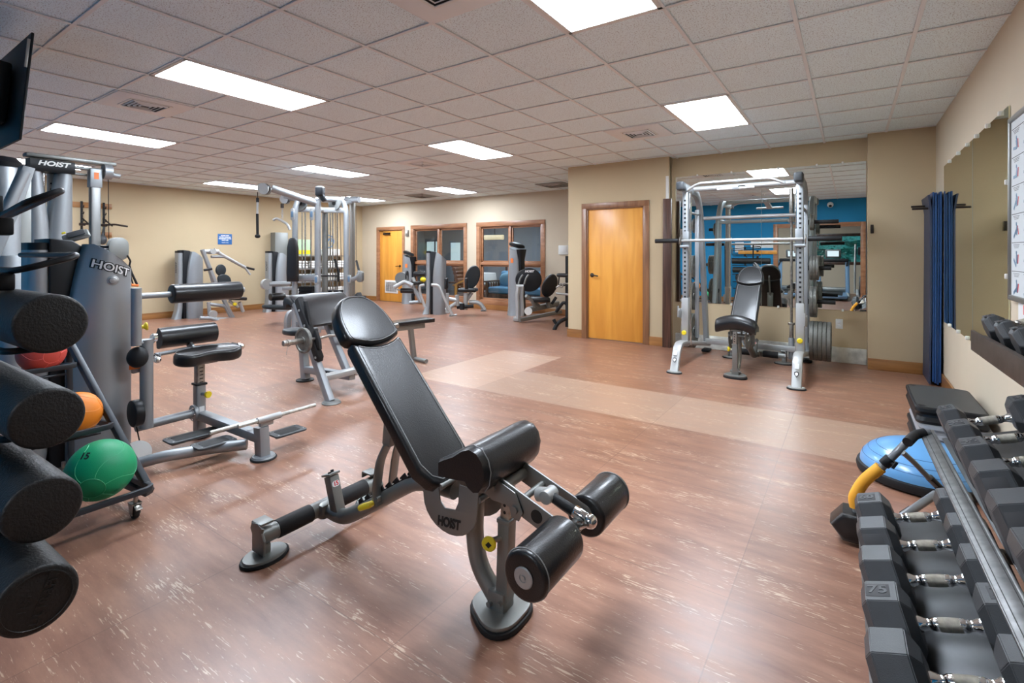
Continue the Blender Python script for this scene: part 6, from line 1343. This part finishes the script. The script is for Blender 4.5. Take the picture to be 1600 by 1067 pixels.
def treadmill(x, y, rot, label):
    t_ = thing('treadmill', label, 'treadmill', (x, y, 0), rot, group='treadmills in the mirror', local=True)
    part(G().box((0, 0, .11), (.78, 1.75, .10), bev=.03, seg=3), 'deck', TREAD, t_); part(G().box((0, -.05, .163), (.52, 1.55, .006), bev=.002), 'belt', RUBBER, t_)
    for s in (-1, 1):
        part(G().tube([(s*.38, .62, .12), (s*.37, .70, .70), (s*.37, .74, 1.12)], 0, rect=(.07, .11), up=X, fillet=.2), 'upright', TREAD, t_)
        part(G().tube([(s*.37, .72, 1.08), (s*.36, .35, 1.02), (s*.36, .15, .98)], .022, fillet=.08), 'handrail', RUBBER, t_)
        part(G().tube([(s*.36, .40, .14), (s*.40, -.1, .16), (s*.40, -.6, .10)], .03), 'side_rail', LIGHTM, t_)
    part(G().box((0, .74, 1.14), (.80, .16, .10), bev=.03), 'console_shelf', RUBBER, t_)
    part(G().box((0, .76, 1.34), (.42, .06, .28), M4.Rotation(.3, 4, 'X'), bev=.03), 'console', SILVER2, t_); part(G().box((0, .725, 1.345), (.30, .004, .18), M4.Rotation(.3, 4, 'X'), bev=0), 'display', LCD, t_)
    part(G().box((0, .80, .22), (.74, .30, .16), bev=.06, seg=3), 'motor_cover', SILVER2, t_)
    return t_
treadmill(-.45, -3.0, PI, 'treadmill with lit display, right one seen in the big mirror'); treadmill(-1.55, -3.2, PI, 'treadmill with lit display at the left jamb, seen in the big mirror')
t_ = thing('elliptical_trainer', 'grey elliptical trainer with long bent arms seen at the right of the mirror', 'elliptical trainer', (.35, -2.0, 0))
part(G().tube([(.30, -1.2, .05), (.32, -2.9, .10)], 0, rect=(.10, .08)).beam((.32, -2.7, .06), (.32, -2.85, 1.4), .09, .09), 'base_frame', SILVER, t_)
for s in (-1, 1): part(G().tube([(.32+s*.22, -2.3, .25), (.32+s*.22, -2.25, .9), (.32+s*.2, -2.45, 1.6)], .025, fillet=.1), 'swing_arm', LIGHTM, t_); part(G().tube([(.32+s*.16, -2.5, .30), (.32+s*.16, -1.3, .22)], .035), 'pedal_arm', LIGHTM, t_)
part(G().cyl((.20, -2.7, .40), (.44, -2.7, .40), .30, seg=32, bev=.03), 'drive_cover', PLASTG, t_); part(G().box((.32, -2.85, 1.42), (.30, .06, .22), bev=.02), 'console', RUBBER, t_)
t_ = thing("wall_speaker", 'black speaker box high on the cardio room wall, seen in the mirror', 'speaker', (.50, CY0+.2, 2.05)); part(G().box((.50, CY0+.12, 2.0), (.26, .22, .36), bev=.02), 'case', PLAST, t_); part(G().box((.50, CY0+.24, 2.0), (.20, .01, .28), bev=.01), 'grille', RUBBER, t_)
# things on the blue wall, seen in the mirror
t_ = thing('wall_clock', 'round white wall clock with black rim on the blue wall, seen in the mirror', 'clock', (-4.12, YB, 1.98))
part(G().lathe([(0, 0), (.17, 0), (.17, .035), (.155, .04), (.15, .02), (0, .02)], (-4.12, YB, 1.92), Y, 36), 'rim', PLAST, t_); part(G().cyl((-4.12, YB+.02, 1.92), (-4.12, YB+.024, 1.92), .15, seg=36), 'face', LABELW, t_)
part(G().box((-4.12, YB+.028, 1.96), (.010, .003, .09), bev=0).box((-4.08, YB+.028, 1.93), (.11, .003, .007), M4.Rotation(-.3, 4, 'Y'), bev=0), 'hands', INKK, t_)
t_ = thing('ceiling_camera', 'white dome camera at the top of the blue wall, seen in the mirror', 'camera', (-.42, YB+.1, CH-.1))
part(G().cyl((-.42, YB, 2.62), (-.42, YB+.10, 2.60), .035), 'mount', WHT, t_); part(G().sph((-.42, YB+.14, 2.57), .07, seg=20), 'dome', WHT, t_); part(G().sph((-.42, YB+.175, 2.545), .04, seg=16), 'lens', INKK, t_)
o = part(G().box((-2.1, YB+.02, 1.38), (.95, .03, .10), bev=.004), 'wooden_cleat', OAK, base=(-2.1, YB, 1.38)); tag(o, 'pale wooden cleat fixed to the blue wall above the roller rack, seen in the mirror', 'wall board')
for i, (x, z, w_, h_) in enumerate(((-2.55, 1.52, .22, .28), (-1.95, 1.60, .62, .20))):
    t_ = thing('wall_notice', ('small white notice on the blue wall left of the wooden cleat', 'wide white printed notice on the blue wall above the cleat')[i], 'sign', (x, YB, z)); part(G().box((x, YB+.004, z), (w_, .006, h_), bev=0), 'sheet', LABELW, t_)
    g = G()
    for k in range(4): g.box((x, YB+.0085, z+h_*.3-k*h_*.2), (w_*.8, .001, .008), bev=0)
    part(g, 'printed_lines', INKK, t_)
